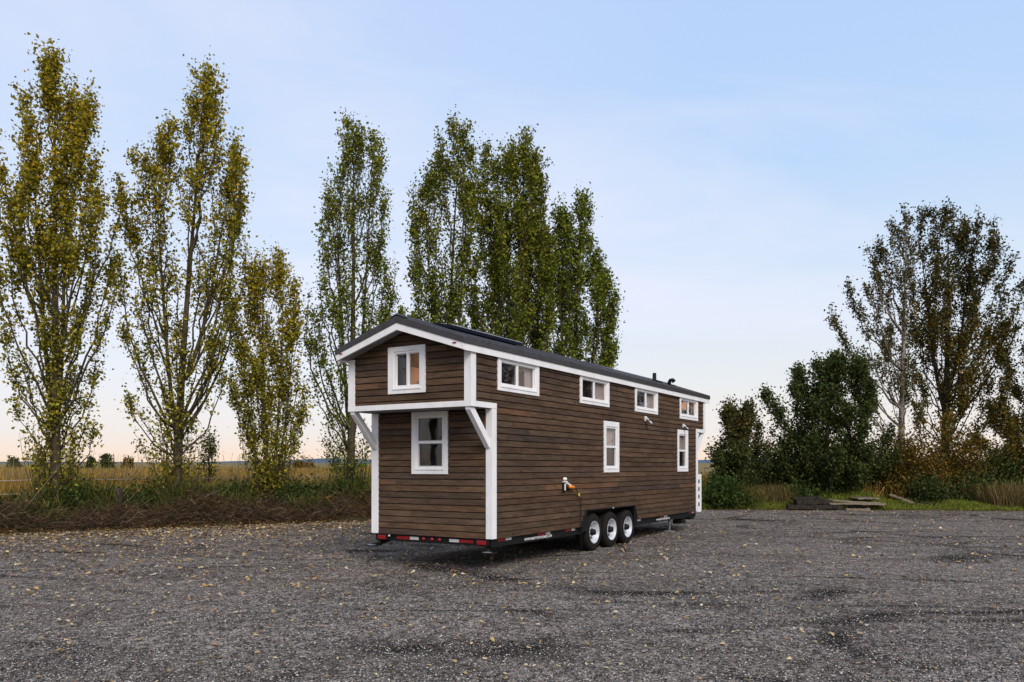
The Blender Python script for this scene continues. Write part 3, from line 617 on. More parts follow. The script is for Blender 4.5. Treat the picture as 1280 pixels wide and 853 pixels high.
def tree(name, label, cat, bx, d, tips, group=None, stems=None, base_r=.16, steep=2.2, inner=40, R_=1.5, leaf=.085, nl=14000, pals=None,
         bark='bark', clear=1.0, lowthin=.35, basefrac=.35, twig=.8, spread=.13, barelow=0, seed=1, lowz=2.7, shoots=0, qm=.66, upk=.55):
    global rng
    rng = np.random.default_rng(seed); base = np.array(((bx-640)/F*d, d, 0.)); base[2] = 0.08
    T = [PX(x, y, d)-base for x, y in tips]
    apex = T[0]; H = apex[2]; wood = MB()
    # main stems
    st = []
    for k, (sx, sy, f0) in enumerate([(None, None, 0)]+(stems or [])):
        if sx is None: top = apex*np.array((1, 1, .96)); start = np.zeros(3)
        else: top = PX(sx, sy, d)-base+np.array((0, rng.uniform(-.5, .5), 0)); start = np.array((0, 0, 0))+apex*f0
        mid1 = start+(top-start)*.33+np.array((rng.normal()*.12, rng.normal()*.15, 0)); mid2 = start+(top-start)*.66+np.array((rng.normal()*.12, rng.normal()*.15, 0))
        if sx is not None: mid1 = start+np.array(((top-start)[0]*.6, (top-start)[1]*.5, (top-start)[2]*.30))
        else: mid1[0] *= .5
        P = bez(start, mid1, mid2, top, 16); r0 = base_r*(.9 if sx is None else .5*(1-f0*.6)); rr = r0*(1-np.linspace(0, 1, 16))**1.15+.006
        if sx is None: rr[0] *= 1.35
        wood.tube(P, rr, 8); st.append((P, rr))
    targets = [(t, True) for t in T[1:]]
    zs = np.array([t[2] for t in T]); xs_ = np.array([t[0] for t in T])
    for k in range(inner):
        z = rng.uniform(zs.min(), H*.97)
        axx = np.interp(z, [0, H], [0, apex[0]]); ax_ = np.interp(zs, [0, H], [0, apex[0]])
        o_ = np.argsort(zs); l_ = [q for q in o_ if xs_[q] <= ax_[q]+.05]; r_ = [q for q in o_ if xs_[q] >= ax_[q]-.05]
        x0 = np.interp(z, zs[l_], xs_[l_]) if l_ else axx-.3; x1 = np.interp(z, zs[r_], xs_[r_]) if r_ else axx+.3
        hw = (x1-x0)/2; ang = rng.uniform(0, 2*np.pi); q = math.sqrt(rng.uniform(.03, qm))
        targets.append((np.array(((x0+x1)/2+hw*q*math.cos(ang), min(R_, hw*1.1)*q*math.sin(ang), z)), False))
    tw_p, tw_d, tw_w = [], [], []
    for t, outline in targets:
        t = t.copy(); t[0] -= math.copysign(min(.16, abs(t[0])*.3), t[0]-apex[0]*t[2]/H); t[2] -= .12
        if outline: t[1] += rng.uniform(-.45, .45)*R_
        # nearest stem
        best = None
        for P, rr in st:
            for i in range(len(P)-2):
                hd = math.hypot(*(t-P[i])[:2]); want = max(min(lowz, .45*t[2]), t[2]-steep*hd-.5-.08*H)
                sc = abs(P[i][2]-want)+.6*hd
                if best is None or sc < best[0]: best = (sc, P[i], rr[i])
        S = best[1]; dlt = t-S; ln = np.linalg.norm(dlt)
        if ln < .2: continue
        c1 = S+np.array((dlt[0]*.5, dlt[1]*.5, dlt[2]*.22))+rng.normal(size=3)*.04*ln; c2 = S+np.array((dlt[0]*.92, dlt[1]*.92, dlt[2]*.62))+rng.normal(size=3)*.05*ln
        n_ = 10; P = bez(S, c1, c2, t, n_); P[1:-1] += rng.normal(size=(n_-2, 3))*.02*min(ln, 2)
        r0 = min(best[2]*.5, .008+.0065*ln); wood.tube(P, r0*(1-np.linspace(0, 1, n_))**.7+.004, 5, cap=False)
        k = max(4, int(ln*3.3*twig)+3)
        for _ in range(k):
            f = rng.uniform(basefrac, 1.)**.65; j = f*(n_-1); i = int(min(j, n_-2)); p = P[i]+(P[i+1]-P[i])*(j-i)
            if p[2] < clear*.5: continue
            dr = (P[i+1]-P[i]); dr /= np.linalg.norm(dr)+1e-9; rd = rng.normal(size=3); rd[2] = 0
            v = dr*.8+rd*.36+np.array((0, 0, upk)); v /= np.linalg.norm(v); l = rng.uniform(.18, .62)*(.75+.03*H)*(1.15-.5*f)
            e = p+v*l; m_ = p+v*l*.5+rd*.05; wood.tube([p, m_, e], [.009, .006, .003], 3, cap=False)
            w_ = (l+.15)*(lowthin+(1-lowthin)*min(1, (p[2]/H-.05)/.45)) if p[2] < .5*H else l+.15
            tw_p += [p]; tw_d += [e-p]; tw_w += [max(w_, .03)*(1.5 if outline else .85)]
        tw_p.append(P[-3]); tw_d.append(P[-1]-P[-3]); tw_w.append(.9)
    for P, rr in st:          # short shoots all along the upper stems
        for _ in range(int(5*H)):
            j = rng.uniform(4, 14.9); i = int(j); p = P[i]+(P[min(i+1, 15)]-P[i])*(j-i); rd = rng.normal(size=3)*.5; rd[2] = .8
            v = rd/np.linalg.norm(rd)*rng.uniform(.3, .8); wood.tube([p, p+v*.5, p+v], [.008, .006, .003], 3, cap=False)
            tw_p.append(p); tw_d.append(v); tw_w.append(.25+.5*(j/15))
    for _ in range(shoots):          # basal shoots round the foot
        aa = rng.uniform(0, 6.28); rr_ = rng.uniform(.1, .75); p = np.array((rr_*math.cos(aa)*.4, rr_*math.sin(aa)*.4, -.05)); l = rng.uniform(.9, 3.0)
        e = p+np.array((math.cos(aa)*rr_*.9+rng.normal()*.12, math.sin(aa)*rr_*.9, l)); wood.tube(bez(p, p+(e-p)*np.array((.6, .6, .3)), p+(e-p)*np.array((.9, .9, .7)), e, 6), [.014, .012, .010, .008, .006, .003], 4, cap=False)
        if rng.random() < .6: tw_p.append(p+(e-p)*.45); tw_d.append((e-p)*.55); tw_w.append(.75)
    P0, DD, WW = np.array(tw_p), np.array(tw_d), np.array(tw_w)
    WW = WW*rng.uniform(.1, 1.25, len(WW))**1.6; nl = int(nl*1.7); i = rng.choice(len(P0), nl, p=WW/WW.sum()); t_ = ((rng.integers(0, 3, nl)+.6)/2.8+rng.normal(size=nl)*.12)[:, None]
    cen = P0[i]+DD[i]*t_+rng.normal(size=(nl, 3))*spread*np.array((1, 1, 1.15))*rng.uniform(.4, 1.2, (nl, 1))
    cen = cen[cen[:, 2] > .15]; n = len(cen); hf = (cen[:, 2]/H).clip(0, 1)
    (pc, pw), (tc_, tw_) = pals; lo = palette(n, pc, pw); hi = palette(n, tc_, tw_)
    # whole boughs turn colour together
    bid = rng.random(len(P0))[i][:n] if len(i) >= n else rng.random(n)
    m = ((hf*1.25-.25+.35*(bid-.5)+.3*(rng.random(n)-.5)) > .5)[:, None]; cols = np.where(m, hi, lo)
    sz = leaf*.98*rng.uniform(.55, 1.35, n)
    V, Fq, cols = leaves(cen, sz, cols)
    ro_ = empty(name, tuple(base), label=label, cat=cat, group=group)
    wood.build('trunk', M[bark], ro_, fixn=False)
    link('crown', mesh_np('crown', V, Fq, cols, M['leaf']), ro_)
    return ro_
YG = ([(.20, .19, .020), (.31, .265, .028), (.085, .092, .014), (.42, .31, .035)], [4, 3, 3, 1.2])
YH = ([(.27, .235, .018), (.39, .31, .024), (.14, .125, .014), (.48, .29, .03)], [4, 3, 3, 1])
GG = ([(.13, .16, .022), (.21, .235, .030), (.055, .080, .014), (.25, .235, .03)], [4, 3, 3, .7])
GH = ([(.15, .17, .020), (.23, .23, .028), (.075, .095, .016), (.30, .25, .03)], [4, 3, 3, .7])
PG = 'poplars in a row along the gravel edge'
tree('poplar_tree', 'tallest golden-topped poplar standing at the left end of the tree row', 'tree', 72, 22.8,
     [(68,51),(45,76),(116,113),(28,121),(86,94),(13,147),(8,171),(126,137),(131,194),(141,209),(11,224),(144,250),(4,288),(139,310),(124,160),(36,180),(100,150),(20,200),(10,245),(130,270),(150,322),(8,404),(2,330),(8,460),(28,511),(115,501),(115,388),(115,440),(120,531),(30,430),(40,300),(108,340),(55,100),(78,75),(20,300),(24,268),(124,235),(95,120),(60,470),(98,480),(50,545)],
     PG, stems=[(48, 110, .14), (98, 130, .2)], nl=20000, pals=(YG, YH), seed=3, shoots=80, inner=36, R_=1.6, lowthin=.25)
tree('poplar_tree', 'tall forked poplar with ragged golden-green crown, second from the left', 'tree', 221, 24.2,
     [(256,70),(277,96),(244,93),(270,119),(287,149),(225,128),(206,151),(195,171),(296,171),(313,194),(172,205),(300,239),(152,250),(300,265),(304,299),(165,280),(158,336),(297,348),(299,364),(163,408),(279,432),(163,491),(279,460),(247,519),(171,547),(180,230),(302,215),(188,195),(215,170),(160,265),(170,310),(290,320),(262,88),(240,120),(285,400),(176,430),(200,140),(310,205),(290,180),(172,370),(182,512),(190,470)],
     PG, stems=[(200, 185, .12), (285, 200, .3)], nl=15500, pals=(YG, YH), seed=5, shoots=75, inner=30, R_=1.7, lowthin=.25)
tree('poplar_tree', 'short bushy many-stemmed yellow-green poplar between two taller poplars', 'tree', 338, 25.5,
     [(330,309),(347,314),(316,330),(360,337),(374,353),(310,350),(292,401),(285,464),(376,445),(369,412),(383,482),(385,503),(295,500),(380,549),(309,538),(309,563),(304,375),(370,380),(300,430),(290,480),(320,318),(352,325),(366,395),(374,520),(300,525)],
     PG, stems=[(350, 330, .02), (318, 350, .02), (366, 380, .03), (300, 420, .03)], base_r=.1, nl=12500, pals=(YG, YH), seed=8, shoots=100, inner=26, R_=1.3, lowthin=.5, leaf=.08)
tree('poplar_tree', 'slim tall green poplar just left of the tiny house gable', 'tree', 438, 26.8,
     [(441,136),(428,146),(472,164),(457,168),(480,179),(421,189),(480,205),(406,225),(487,235),(401,261),(488,245),(398,281),(485,268),(479,304),(395,333),(483,320),(498,327),(382,370),(493,350),(390,461),(401,510),(383,387),(401,549),(450,577),(412,210),(470,190),(426,165),(405,300),(400,350),(395,400),(484,380),(394,420),(470,400),(410,480)],
     PG, stems=[(470, 190, .15), (415, 230, .2)], nl=12500, pals=(GG, GH), seed=13, shoots=80, inner=30, R_=1.4, lowthin=.22, base_r=.17, leaf=.08)
tree('poplar_tree', 'open airy green poplar rising behind the roof ridge, left one of the three', 'tree', 556, 28.5,
     [(576,144),(588,158),(564,162),(552,170),(544,198),(530,212),(510,236),(520,245),(512,265),(516,289),(512,321),(524,357),(512,341),(500,391),(537,205),(560,190),(594,180),(590,230),(518,230),(506,380),(515,400),(588,300),(580,340),(528,380),(596,260)],
     PG, stems=[(530, 230, .2), (592, 200, .25)], nl=12500, pals=(GG, GH), seed=21, qm=.98, shoots=10, inner=26, R_=1.4, lowthin=.6, base_r=.15)
tree('poplar_tree', 'broad dense green poplar towering over the middle of the roof', 'tree', 632, 30.0,
     [(655,166),(640,170),(677,194),(681,216),(603,188),(617,188),(675,245),(588,204),(585,232),(677,269),(671,289),(580,289),(684,320),(575,340),(690,370),(570,390),(666,180),(628,176),(598,215),(682,235),(660,172),(590,260),(600,250),(692,285),(696,320),(694,350),(640,210),(610,310),(660,330),(630,260),(590,330),(680,400),(600,400)],
     PG, stems=[(615, 200, .2), (668, 205, .2)], nl=27000, pals=(GG, GH), seed=34, qm=.98, inner=64, R_=1.8, lowthin=.8, base_r=.2, leaf=.09)
tree('poplar_tree', 'dark green poplar with two peaks at the right end of the row behind the roof', 'tree', 712, 31.0,
     [(727,243),(739,261),(743,289),(705,263),(687,269),(751,315),(765,333),(769,357),(774,369),(775,405),(773,427),(767,449),(671,289),(665,330),(720,250),(696,262),(757,322),(772,390),(660,380),(745,300),(766,440),(735,252),(680,290),(668,420),(730,330),(700,340),(664,300),(658,330),(654,360),(672,285),(660,400)],
     PG, stems=[(698, 280, .15), (755, 340, .15)], nl=22000, pals=(GG, GG), seed=55, qm=.98, inner=46, R_=1.8, lowthin=.9, base_r=.18, leaf=.09)
tree('sapling', 'small young poplar sapling standing alone in the dry field between two tall poplars', 'tree', 262, 30,
     [(262,534),(255,548),(269,548),(250,562),(273,560),(252,578),(272,578),(260,590),(266,556)], base_r=.03, nl=420, pals=(GG, GH), seed=60, inner=8, R_=.3, leaf=.08, lowthin=.8, clear=.4, spread=.13)
DK = ([(.050, .072, .020), (.085, .105, .028), (.026, .035, .013), (.12, .12, .035)], [4, 3, 3, .6])
BR = ([(.10, .082, .026), (.070, .078, .022), (.17, .095, .028), (.035, .034, .013)], [3, 4, 1.3, 3])
OR = ([(.20, .125, .024), (.28, .15, .022), (.12, .10, .022), (.07, .075, .020)], [2.5, 1, 3, 3])
tree('deciduous_tree', 'thin-leaved tree with a pale trunk and bare twigs reaching left', 'tree', 1126, 34.5,
     [(1133,262),(1100,286),(1082,317),(1056,348),(1041,378),(1046,407),(1072,358),(1069,398),(1092,299),(1118,275),(1110,330),(1085,380),(1060,440),(1075,430),(1095,350),(1150,300),(1155,350),(1150,420),(1080,460),(1100,420),(1160,480),(1065,470)],
     'tall trees on the right', nl=6500, pals=(BR, BR), seed=71, inner=30, R_=2., bark='bark_pale', steep=1.0, lowthin=.5, base_r=.19, leaf=.095, upk=.3, spread=.12)
tree('deciduous_tree', 'tallest right-hand tree with a dark trunk and wide brownish crown', 'tree', 1181, 35.5,
     [(1184,262),(1140,258),(1164,261),(1197,260),(1215,263),(1237,283),(1235,302),(1258,324),(1271,352),(1271,365),(1263,391),(1253,407),(1150,275),(1226,275),(1246,310),(1240,350),(1260,345),(1250,380),(1130,300),(1145,330),(1135,380),(1230,420),(1240,450),(1140,430),(1225,470),(1130,470),(1245,500),(1140,520),(1200,300),(1215,340),(1170,300),(1230,330)],
     'tall trees on the right', stems=[(1150, 290, .3), (1225, 300, .35)], nl=19000, pals=(OR, BR), seed=72, qm=.98, inner=60, R_=2.6, bark='bark_dark', steep=1.05, lowthin=.75, base_r=.24, leaf=.10, upk=.35, spread=.15)
tree('deciduous_tree', 'rusty-leaved tree cut by the right border of the photo', 'tree', 1292, 33.5,
     [(1300,415),(1279,427),(1263,434),(1250,450),(1240,480),(1232,510),(1228,545),(1240,560),(1320,430),(1345,470),(1350,520),(1270,445),(1290,420),(1245,465),(1330,560),(1236,580)],
     'tall trees on the right', nl=16000, pals=(OR, BR), seed=73, qm=.98, inner=50, R_=2.3, bark='bark_dark', steep=1., lowthin=1, base_r=.2, leaf=.095, clear=.3, basefrac=.2, upk=.3, spread=.16)
tree('hawthorn_tree', 'large dark green bushy tree with spiky outline behind the timber stack', 'tree', 1030, 32.8,
     [(1043,438),(1029,451),(1001,455),(988,465),(1063,448),(954,487),(977,480),(1082,459),(1018,468),(1100,490),(1105,530),(957,500),(965,530),(962,560),(1108,570),(1100,600),(965,600),(990,470),(1052,446),(1073,455),(1092,475),(1036,444),(970,500),(980,600),(1040,605),(1075,600),(1010,606)],
     None, stems=[(1000, 480, .08), (1070, 470, .1)], nl=30000, pals=(DK, DK), seed=81, qm=.98, inner=85, R_=2.4, bark='bark_dark', steep=.55, lowthin=1, base_r=.16, leaf=.095, clear=.2, basefrac=.15, lowz=.3, spread=.16, upk=.35)
tree('hawthorn_tree', 'small dark thorny tree just right of the tiny house', 'tree', 918, 32.2,
     [(912,506),(926,513),(950,513),(902,521),(882,556),(889,570),(942,500),(960,530),(896,545),(960,560),(885,590),(890,600),(955,600),(906,514),(935,510),(920,600)],
     None, nl=12000, pals=(DK, BR), seed=82, inner=38, R_=1.5, bark='bark_dark', steep=.8, lowthin=1, base_r=.09, leaf=.09, clear=.2, basefrac=.15, lowz=.3, spread=.15, upk=.3)
# unseen trees carry the rows past the frame, added for window reflections : copies of four of the trees
def grow(src, x, y, rz, sc, lab):
    c = src.copy(); C.objects.link(c); c.location = (x, y, .05); c.rotation_euler = (0, 0, rz); c.scale = (sc, sc, sc); c['label'] = lab
    for ch in src.children:
        k = ch.copy(); C.objects.link(k); k.parent = c
tr_ = {o['label']: o for o in bpy.data.objects if o.get('category') == 'tree' and 'label' in o}
pop = [o for o in tr_.values() if o.name.startswith('poplar_tree')]; dec = [o for o in tr_.values() if o.name.startswith('deciduous_tree')]; haw = [o for o in tr_.values() if o.name.startswith('hawthorn_tree')]
for i, (x, y) in enumerate(((-20.5, 12.8), (-23.2, 8.2), (-26, 4), (-29.5, -1))): grow(pop[(i*2) % 5], x, y, 1.1*i+.8, 1.0, ('golden poplar', 'second golden poplar', 'third golden poplar', 'fourth golden poplar')[i]+' added unseen beyond the left edge of the photo')
for i, (x, y) in enumerate(((26.5, 31.5), (31, 29.5), (36, 29), (42, 27), (48, 24), (54, 30))): grow((dec+haw)[(i*2+1) % 5], x, y, 1.3*i+2, 1.0 if i % 2 else 1.25, ('rusty tree', 'dark bushy tree', 'thin tree', 'tall brown tree', 'low dark tree', 'farthest tree')[i]+' added unseen beyond the right edge of the photo')
# low shrubs under the right-hand trees
def shrub(name, label, px, d, wpx, top, pal, seed, nl=5000, ry=.9, leaf=.09, group=None, cat='shrub'):
    global rng
    rng = np.random.default_rng(seed); w = wpx/F*d/2; h = CAMH+(Y0-top)/F*d; base = np.array(((px-640)/F*d, d, .1)); h -= .1
    cl_ = 46; cc = rng.normal(size=(cl_, 3)); cc /= np.linalg.norm(cc, axis=1)[:, None]; cc *= rng.uniform(.35, 1, (cl_, 1)); cc[:, 2] = abs(cc[:, 2])
    cc = cc*np.array((w, ry, h))*.86; wood = MB()
    for c in cc:
        wood.tube(bez(rng.normal(size=3)*.06*np.array((1, 1, 0)), np.array((c[0]*.3, c[1]*.3, c[2]*.5)), np.array((c[0]*.8, c[1]*.8, c[2]*.9)), c, 6), [.02, .016, .013, .01, .007, .004], 4, cap=False)
    i = rng.integers(0, cl_, nl); cen = cc[i]+rng.normal(size=(nl, 3))*np.array((.22*w**.5, .22, .17*h**.5)); cen[:, 2] = abs(cen[:, 2])
    ro_ = empty(name, tuple(base), label=label, cat=cat, group=group)
    wood.build('stems', M['bark_dark'], ro_, fixn=False)
    V, Fq, co = leaves(cen, leaf*rng.uniform(.6, 1.3, nl), palette(nl, *pal)); link('foliage', mesh_np('foliage', V, Fq, co, M['leaf']), ro_)
IV = ([(.045, .075, .018), (.075, .10, .022), (.025, .038, .012)], [4, 3, 2])
RU = ([(.20, .11, .02), (.28, .16, .025), (.10, .08, .02), (.06, .055, .016)], [2, 1, 3, 2])
shrub('bramble_mound', 'low bright green bramble mound beside the front end of the house', 905, 30.9, 90, 596, IV, 91, 7000)
shrub('bramble_mound', 'small pale green bramble growing over the left end of the timber stack', 1003, 31.6, 60, 602, IV, 92, 3500)
shrub('shrub', 'dark low shrub between bramble mound and large bushy tree', 952, 33.6, 100, 532, DK, 93, 9000)
shrub('shrub', 'dark pointed shrub filling the left side of the large bushy tree', 990, 33.9, 90, 492, DK, 110, 10000, 1.1)
shrub('shrub', 'green underbrush shrub behind the flat planks', 1085, 33.6, 100, 505, DK, 94, 11000)
shrub('shrub', 'orange-brown autumn shrub below the pale trunk', 1135, 32.8, 110, 520, RU, 95, 11000, 1.2)
shrub('shrub', 'rusty golden shrub at the foot of the tallest right-hand tree', 1195, 33.2, 110, 512, RU, 96, 12000, 1.2)
shrub('shrub', 'dark green shrub low between the two rusty shrubs', 1165, 31.9, 90, 585, DK, 97, 5000)
shrub('shrub', 'dark shrub in the right corner above the grass strip', 1256, 32.6, 110, 545, DK, 98, 8000, 1.2)
shrub('shrub', 'low green shrub right of the rusty golden shrub', 1218, 31.8, 60, 592, DK, 99, 3500)
shrub('shrub', 'dark green shrub at the foot of the short bushy poplar', 372, 25.8, 120, 598, IV, 100, 6000)
shrub('shrub', 'green leafy shrub in shade between the two leftmost poplars', 150, 23.4, 110, 610, IV, 101, 6000)
shrub('shrub', 'green weedy shrub at the foot of the leftmost poplar', 92, 22.6, 90, 598, IV, 102, 4500)
shrub('shrub', 'low green shrub against the slim poplar beside the house', 440, 26.2, 80, 598, IV, 103, 4500)
shrub('shrub', 'brown-leaved low shrub at the far left end of the brushwood', 12, 21.4, 80, 622, (BR[0], BR[1]), 104, 5000)
shrub('shrub', 'dark green shrub right behind the short wooden stump post', 182, 23.6, 70, 608, IV, 105, 4500)
shrub('shrub', 'dark green shrub at the foot of the forked poplar', 235, 24.0, 90, 606, (DK[0], DK[1]), 106, 4500)
shrub('shrub', 'green shrub in the gap left of the short bushy poplar', 298, 25.2, 80, 604, IV, 107, 4500)
shrub('shrub', 'yellow-brown weedy shrub between the bushy poplar and the slim poplar', 408, 25.6, 50, 618, (RU[0], RU[1]), 108, 3000)
for i, (px, w_, top, pl, lb) in enumerate(((18, 16, 567, DK, 'small distant tree at the far left of the field horizon'), (50, 14, 566, DK, 'small distant tree on the horizon left of the leftmost trunk'),
      (113, 14, 568, DK, 'small dark distant tree on the horizon just right of the leftmost trunk'), (134, 22, 563, DK, 'largest round distant tree on the field horizon'), (160, 14, 567, RU, 'small brown distant tree on the horizon left of the forked poplar'), (380, 34, 568, RU, 'low orange-brown distant thicket beside the short bushy poplar'))):
    shrub('distant_tree', lb, px, 150, w_, top, pl, 120+i, 1500, 1.4, .35, 'far trees on the field horizon', 'tree')

# grasses : ribbons
def blades(name, pos, h, w, pal, lean, mat, seed, **k):
    r = np.random.default_rng(seed); n = len(pos); a = r.uniform(0, 2*np.pi, n); s = np.c_[np.cos(a), np.sin(a), np.zeros(n)]*w[:, None]*.5
    l = r.normal(size=(n, 3))*lean; l[:, 2] = 0; up = np.c_[np.zeros((n, 2)), h]
    p0, p1, p2 = pos, pos+up*.55+l*h[:, None]*.35, pos+up+l*h[:, None]
    V = np.stack([p0-s*.8, p0+s*.8, p1+s, p1-s, p2+s*.5, p2-s*.5], 1).reshape(-1, 3); q = np.arange(n)*6
    Fq = np.concatenate([np.c_[q, q+1, q+2, q+3], np.c_[q+3, q+2, q+4, q+5]])
    global rng
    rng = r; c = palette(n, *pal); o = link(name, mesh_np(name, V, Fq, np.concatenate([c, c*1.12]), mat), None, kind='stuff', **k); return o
r = np.random.default_rng(5)
def fieldpts(n, d0, d1, fx0, fx1, p=1.):
    d = d0+(d1-d0)*r.uniform(0, 1, n)**p; x = r.uniform(fx0, fx1, n)*d; return x, d
x, d = fieldpts(150000, 24, 120, -.68, .02, 1.7); ok = d > edge_y(x)+2.6; x, d = x[ok], d[ok]
dens = (np.sin(x*.9)+np.sin(d*1.3+x*.3)+np.sin(x*.23+d*.17)*1.5)/3.5
h = (.85+.25*dens+r.normal(size=len(x))*.16).clip(.3, 1.5)*np.interp(d-edge_y(x), [2.6, 5], [.7, 1.]); w = .012+.00055*d
DRY = ([(.26, .155, .038), (.33, .20, .055), (.16, .10, .03), (.13, .12, .025), (.42, .27, .09)], [4, 3, 3, 2, 1])
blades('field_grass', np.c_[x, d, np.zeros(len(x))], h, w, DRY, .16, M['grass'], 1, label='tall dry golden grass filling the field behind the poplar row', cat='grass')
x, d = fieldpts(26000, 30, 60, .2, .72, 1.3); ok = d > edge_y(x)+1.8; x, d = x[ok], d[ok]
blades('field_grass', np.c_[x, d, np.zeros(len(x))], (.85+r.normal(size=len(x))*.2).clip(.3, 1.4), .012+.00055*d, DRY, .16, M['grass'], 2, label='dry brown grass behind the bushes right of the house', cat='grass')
x, d = fieldpts(900, 26, 42, -.68, -.1); ok = d > edge_y(x)+3; x, d = x[ok], d[ok]
blades('seed_stalks', np.c_[x, d, np.zeros(len(x))], r.uniform(1.3, 2.15, len(x)), np.full(len(x), .016), ([(.30, .22, .12), (.20, .15, .08)], [1, 1]), .1, M['grass'], 9, label='few taller dry seed stalks standing above the field grass', cat='grass')
# green and yellow weeds on the verge
x = r.uniform(-17, 3, 75000); off = r.uniform(.7, 4.6, len(x))-.55*(np.sin(x*2.3)+np.sin(x*5.9+1) > .7)*r.random(len(x)); cl_ = np.sin(x*1.9)+np.sin(x*4.1+off*2)+.8*np.sin(off*3+x); ok = cl_ > -.6+r.normal(size=len(x))*.6; x, off, cl_ = x[ok], off[ok], cl_[ok]
WD = ([(.055, .070, .016), (.095, .095, .022), (.16, .125, .04), (.030, .036, .012)], [4, 3, 1.5, 2])
blades('weeds', np.c_[x, edge_y(x)+off, bank_h(off, x)-.05], ((.42+.16*cl_+r.normal(size=len(x))*.17)*np.interp(off, [.7, 1.8], [.6, 1.15])).clip(.1, 1.1), np.full(len(x), .03), WD, .35, M['grass'], 3, label='green weeds and grass tufts along the feet of the poplars', cat='weeds')
x = r.uniform(7, 24, 50000); off = r.uniform(.05, 2.4, len(x))
GS = ([(.13, .165, .02), (.19, .22, .028), (.19, .17, .05), (.07, .10, .02)], [4, 3, 2, 2])
hh = np.where(x > 14.3, .13, .24)*r.uniform(.4, 1.6, len(x))*np.interp(off, [0, 2.4], [.5, 1.9])
blades('verge_grass', np.c_[x, edge_y(x)+wob(x)+off-.12, bank_h(off, x)-.02], hh, np.full(len(x), .02), GS, .3, M['grass'], 4, label='short bright green grass strip along the far right edge of the gravel', cat='grass')
x = np.concatenate([r.uniform(8.9, 11., 1500), r.uniform(18, 22, 3200)]); off = r.uniform(.3, 2.2, len(x))
blades('dry_grass', np.c_[x, edge_y(x)+off, bank_h(off, x)-.02], r.uniform(.35, .95, len(x)), np.full(len(x), .018), ([(.17, .12, .045), (.11, .10, .03), (.08, .055, .028), (.24, .17, .07)], [3, 3, 3, 1]), .3, M['grass'], 6, label='tall dry grass tufts beside the bramble and in the right corner', cat='grass')
# brown brushwood and dead stems heaped on the verge
V, FQ, CO = [], [], []; nb = 0
n = 34000; x = r.uniform(-18, 1, n); off = np.abs(r.normal(size=n))*.7+.12
ht = (.27+.16*np.sin(x*1.35+.6)+.10*np.sin(x*3.3)+.08*np.sin(x*7.1+off*3)).clip(.03, .6)+np.where((x > -9.5) & (x < -5.2), .12, 0)
st_ = np.c_[x, edge_y(x)+off, bank_h(off, x)+r.uniform(-.03, 1, n)*ht*np.exp(-((off-.9)/.9)**2)*1.25]
ang = r.uniform(0, 2*np.pi, n); ln = .08+.55*r.random(n)**2.5+(r.random(n) < .02)*.7
di = np.c_[np.cos(ang), np.sin(ang)*.8, r.normal(size=n)*.5+.12]*ln[:, None]; sg = np.c_[r.normal(size=(n, 2))*.12*ln[:, None], r.uniform(-.1, .3, n)*ln]
wd = np.c_[r.normal(size=(n, 2))*.2, np.ones(n)]*(.0035+.007*r.random(n)**4)[:, None]
p0, p1, p2 = st_, st_+di*.5+sg, st_+di; p2[:, 2] = np.maximum(p2[:, 2], 0.03)
V = np.stack([p0-wd, p0+wd, p1+wd, p1-wd, p2+wd*.5, p2-wd*.5], 1).reshape(-1, 3); q = np.arange(n)*6
rng = r; c = palette(n, [(.11, .075, .048), (.055, .038, .025), (.22, .165, .115), (.13, .066, .028), (.022, .016, .012)], [4, 4.5, .8, 2, 5])
link('brushwood', mesh_np('brushwood', V, np.concatenate([np.c_[q, q+1, q+2, q+3], np.c_[q+3, q+2, q+4, q+5]]), np.concatenate([c, c]), M['litter']), None, kind='stuff', label='heaped brown twigs and dead stems along the left edge of the gravel', cat='brushwood')
# dead leaves caught in the brush
n = 34000; x = r.uniform(-18, 3, n); off = r.uniform(-.2, 2.2, n); ht = .44+.18*np.sin(x*1.35+.6)+.12*np.sin(x*3.9)
cen = np.c_[x, edge_y(x)+off, bank_h(np.maximum(off, 0), x)+r.uniform(0, 1, n)**1.6*ht*np.clip(off+.1, 0, 1)+.01]
V, Fq, c = leaves(cen, r.uniform(.04, .085, n), palette(n, [(.16, .085, .03), (.09, .05, .022), (.28, .16, .045), (.05, .03, .016), (.05, .06, .02)], [3, 4, .9, 3, 2]), .0)
link('leaf_litter', mesh_np('leaf_litter', V, Fq, c, M['litter']), None, kind='stuff', label='brown dead leaves caught in the brushwood under the poplars', cat='leaf litter')

# fallen leaves on the gravel
n = 110000; d = 6.2+25*r.uniform(0, 1, n)**.85; x = r.uniform(-.66, .66, n)*d
de = edge_y(x)-d; pr = (.045+.95*np.exp(-de/2.6)*(x < 4)+.24*np.exp(-de/5.5)*(x < 4)+.10*np.exp(-de/4)+.004*(d < 16)); ok = (de > .05) & (r.random(n) < pr*1.2); x, d = x[ok], d[ok]; n = len(x)
a = r.uniform(0, 2*np.pi, n); s = ((.014+.03*r.random(n)**1.6)*np.interp(d, [6, 14], [.62, 1.1]))[:, None]; ca, sa = np.cos(a), np.sin(a)
A_ = np.c_[ca, sa, r.normal(size=n)*.25]*s; B_ = np.c_[-sa, ca, r.normal(size=n)*.25]*s*.8; cen = np.c_[x, d, np.full(n, .014)+r.uniform(0, .012, n)]
up = np.c_[np.zeros((n, 2)), s[:, 0]*r.uniform(0, .5, n)]
V = np.stack([cen-A_, cen-A_*.35+B_*.85+up, cen+A_*.55+B_*.5+up*.6, cen+A_*1.2, cen+A_*.55-B_*.5+up*.6, cen-A_*.35-B_*.85+up], 1).reshape(-1, 3); q = np.arange(n)*6
Fq = np.concatenate([np.c_[q, q+1, q+2, q+3], np.c_[q, q+3, q+4, q+5]]); V[:, 2] = np.maximum(V[:, 2], .006)
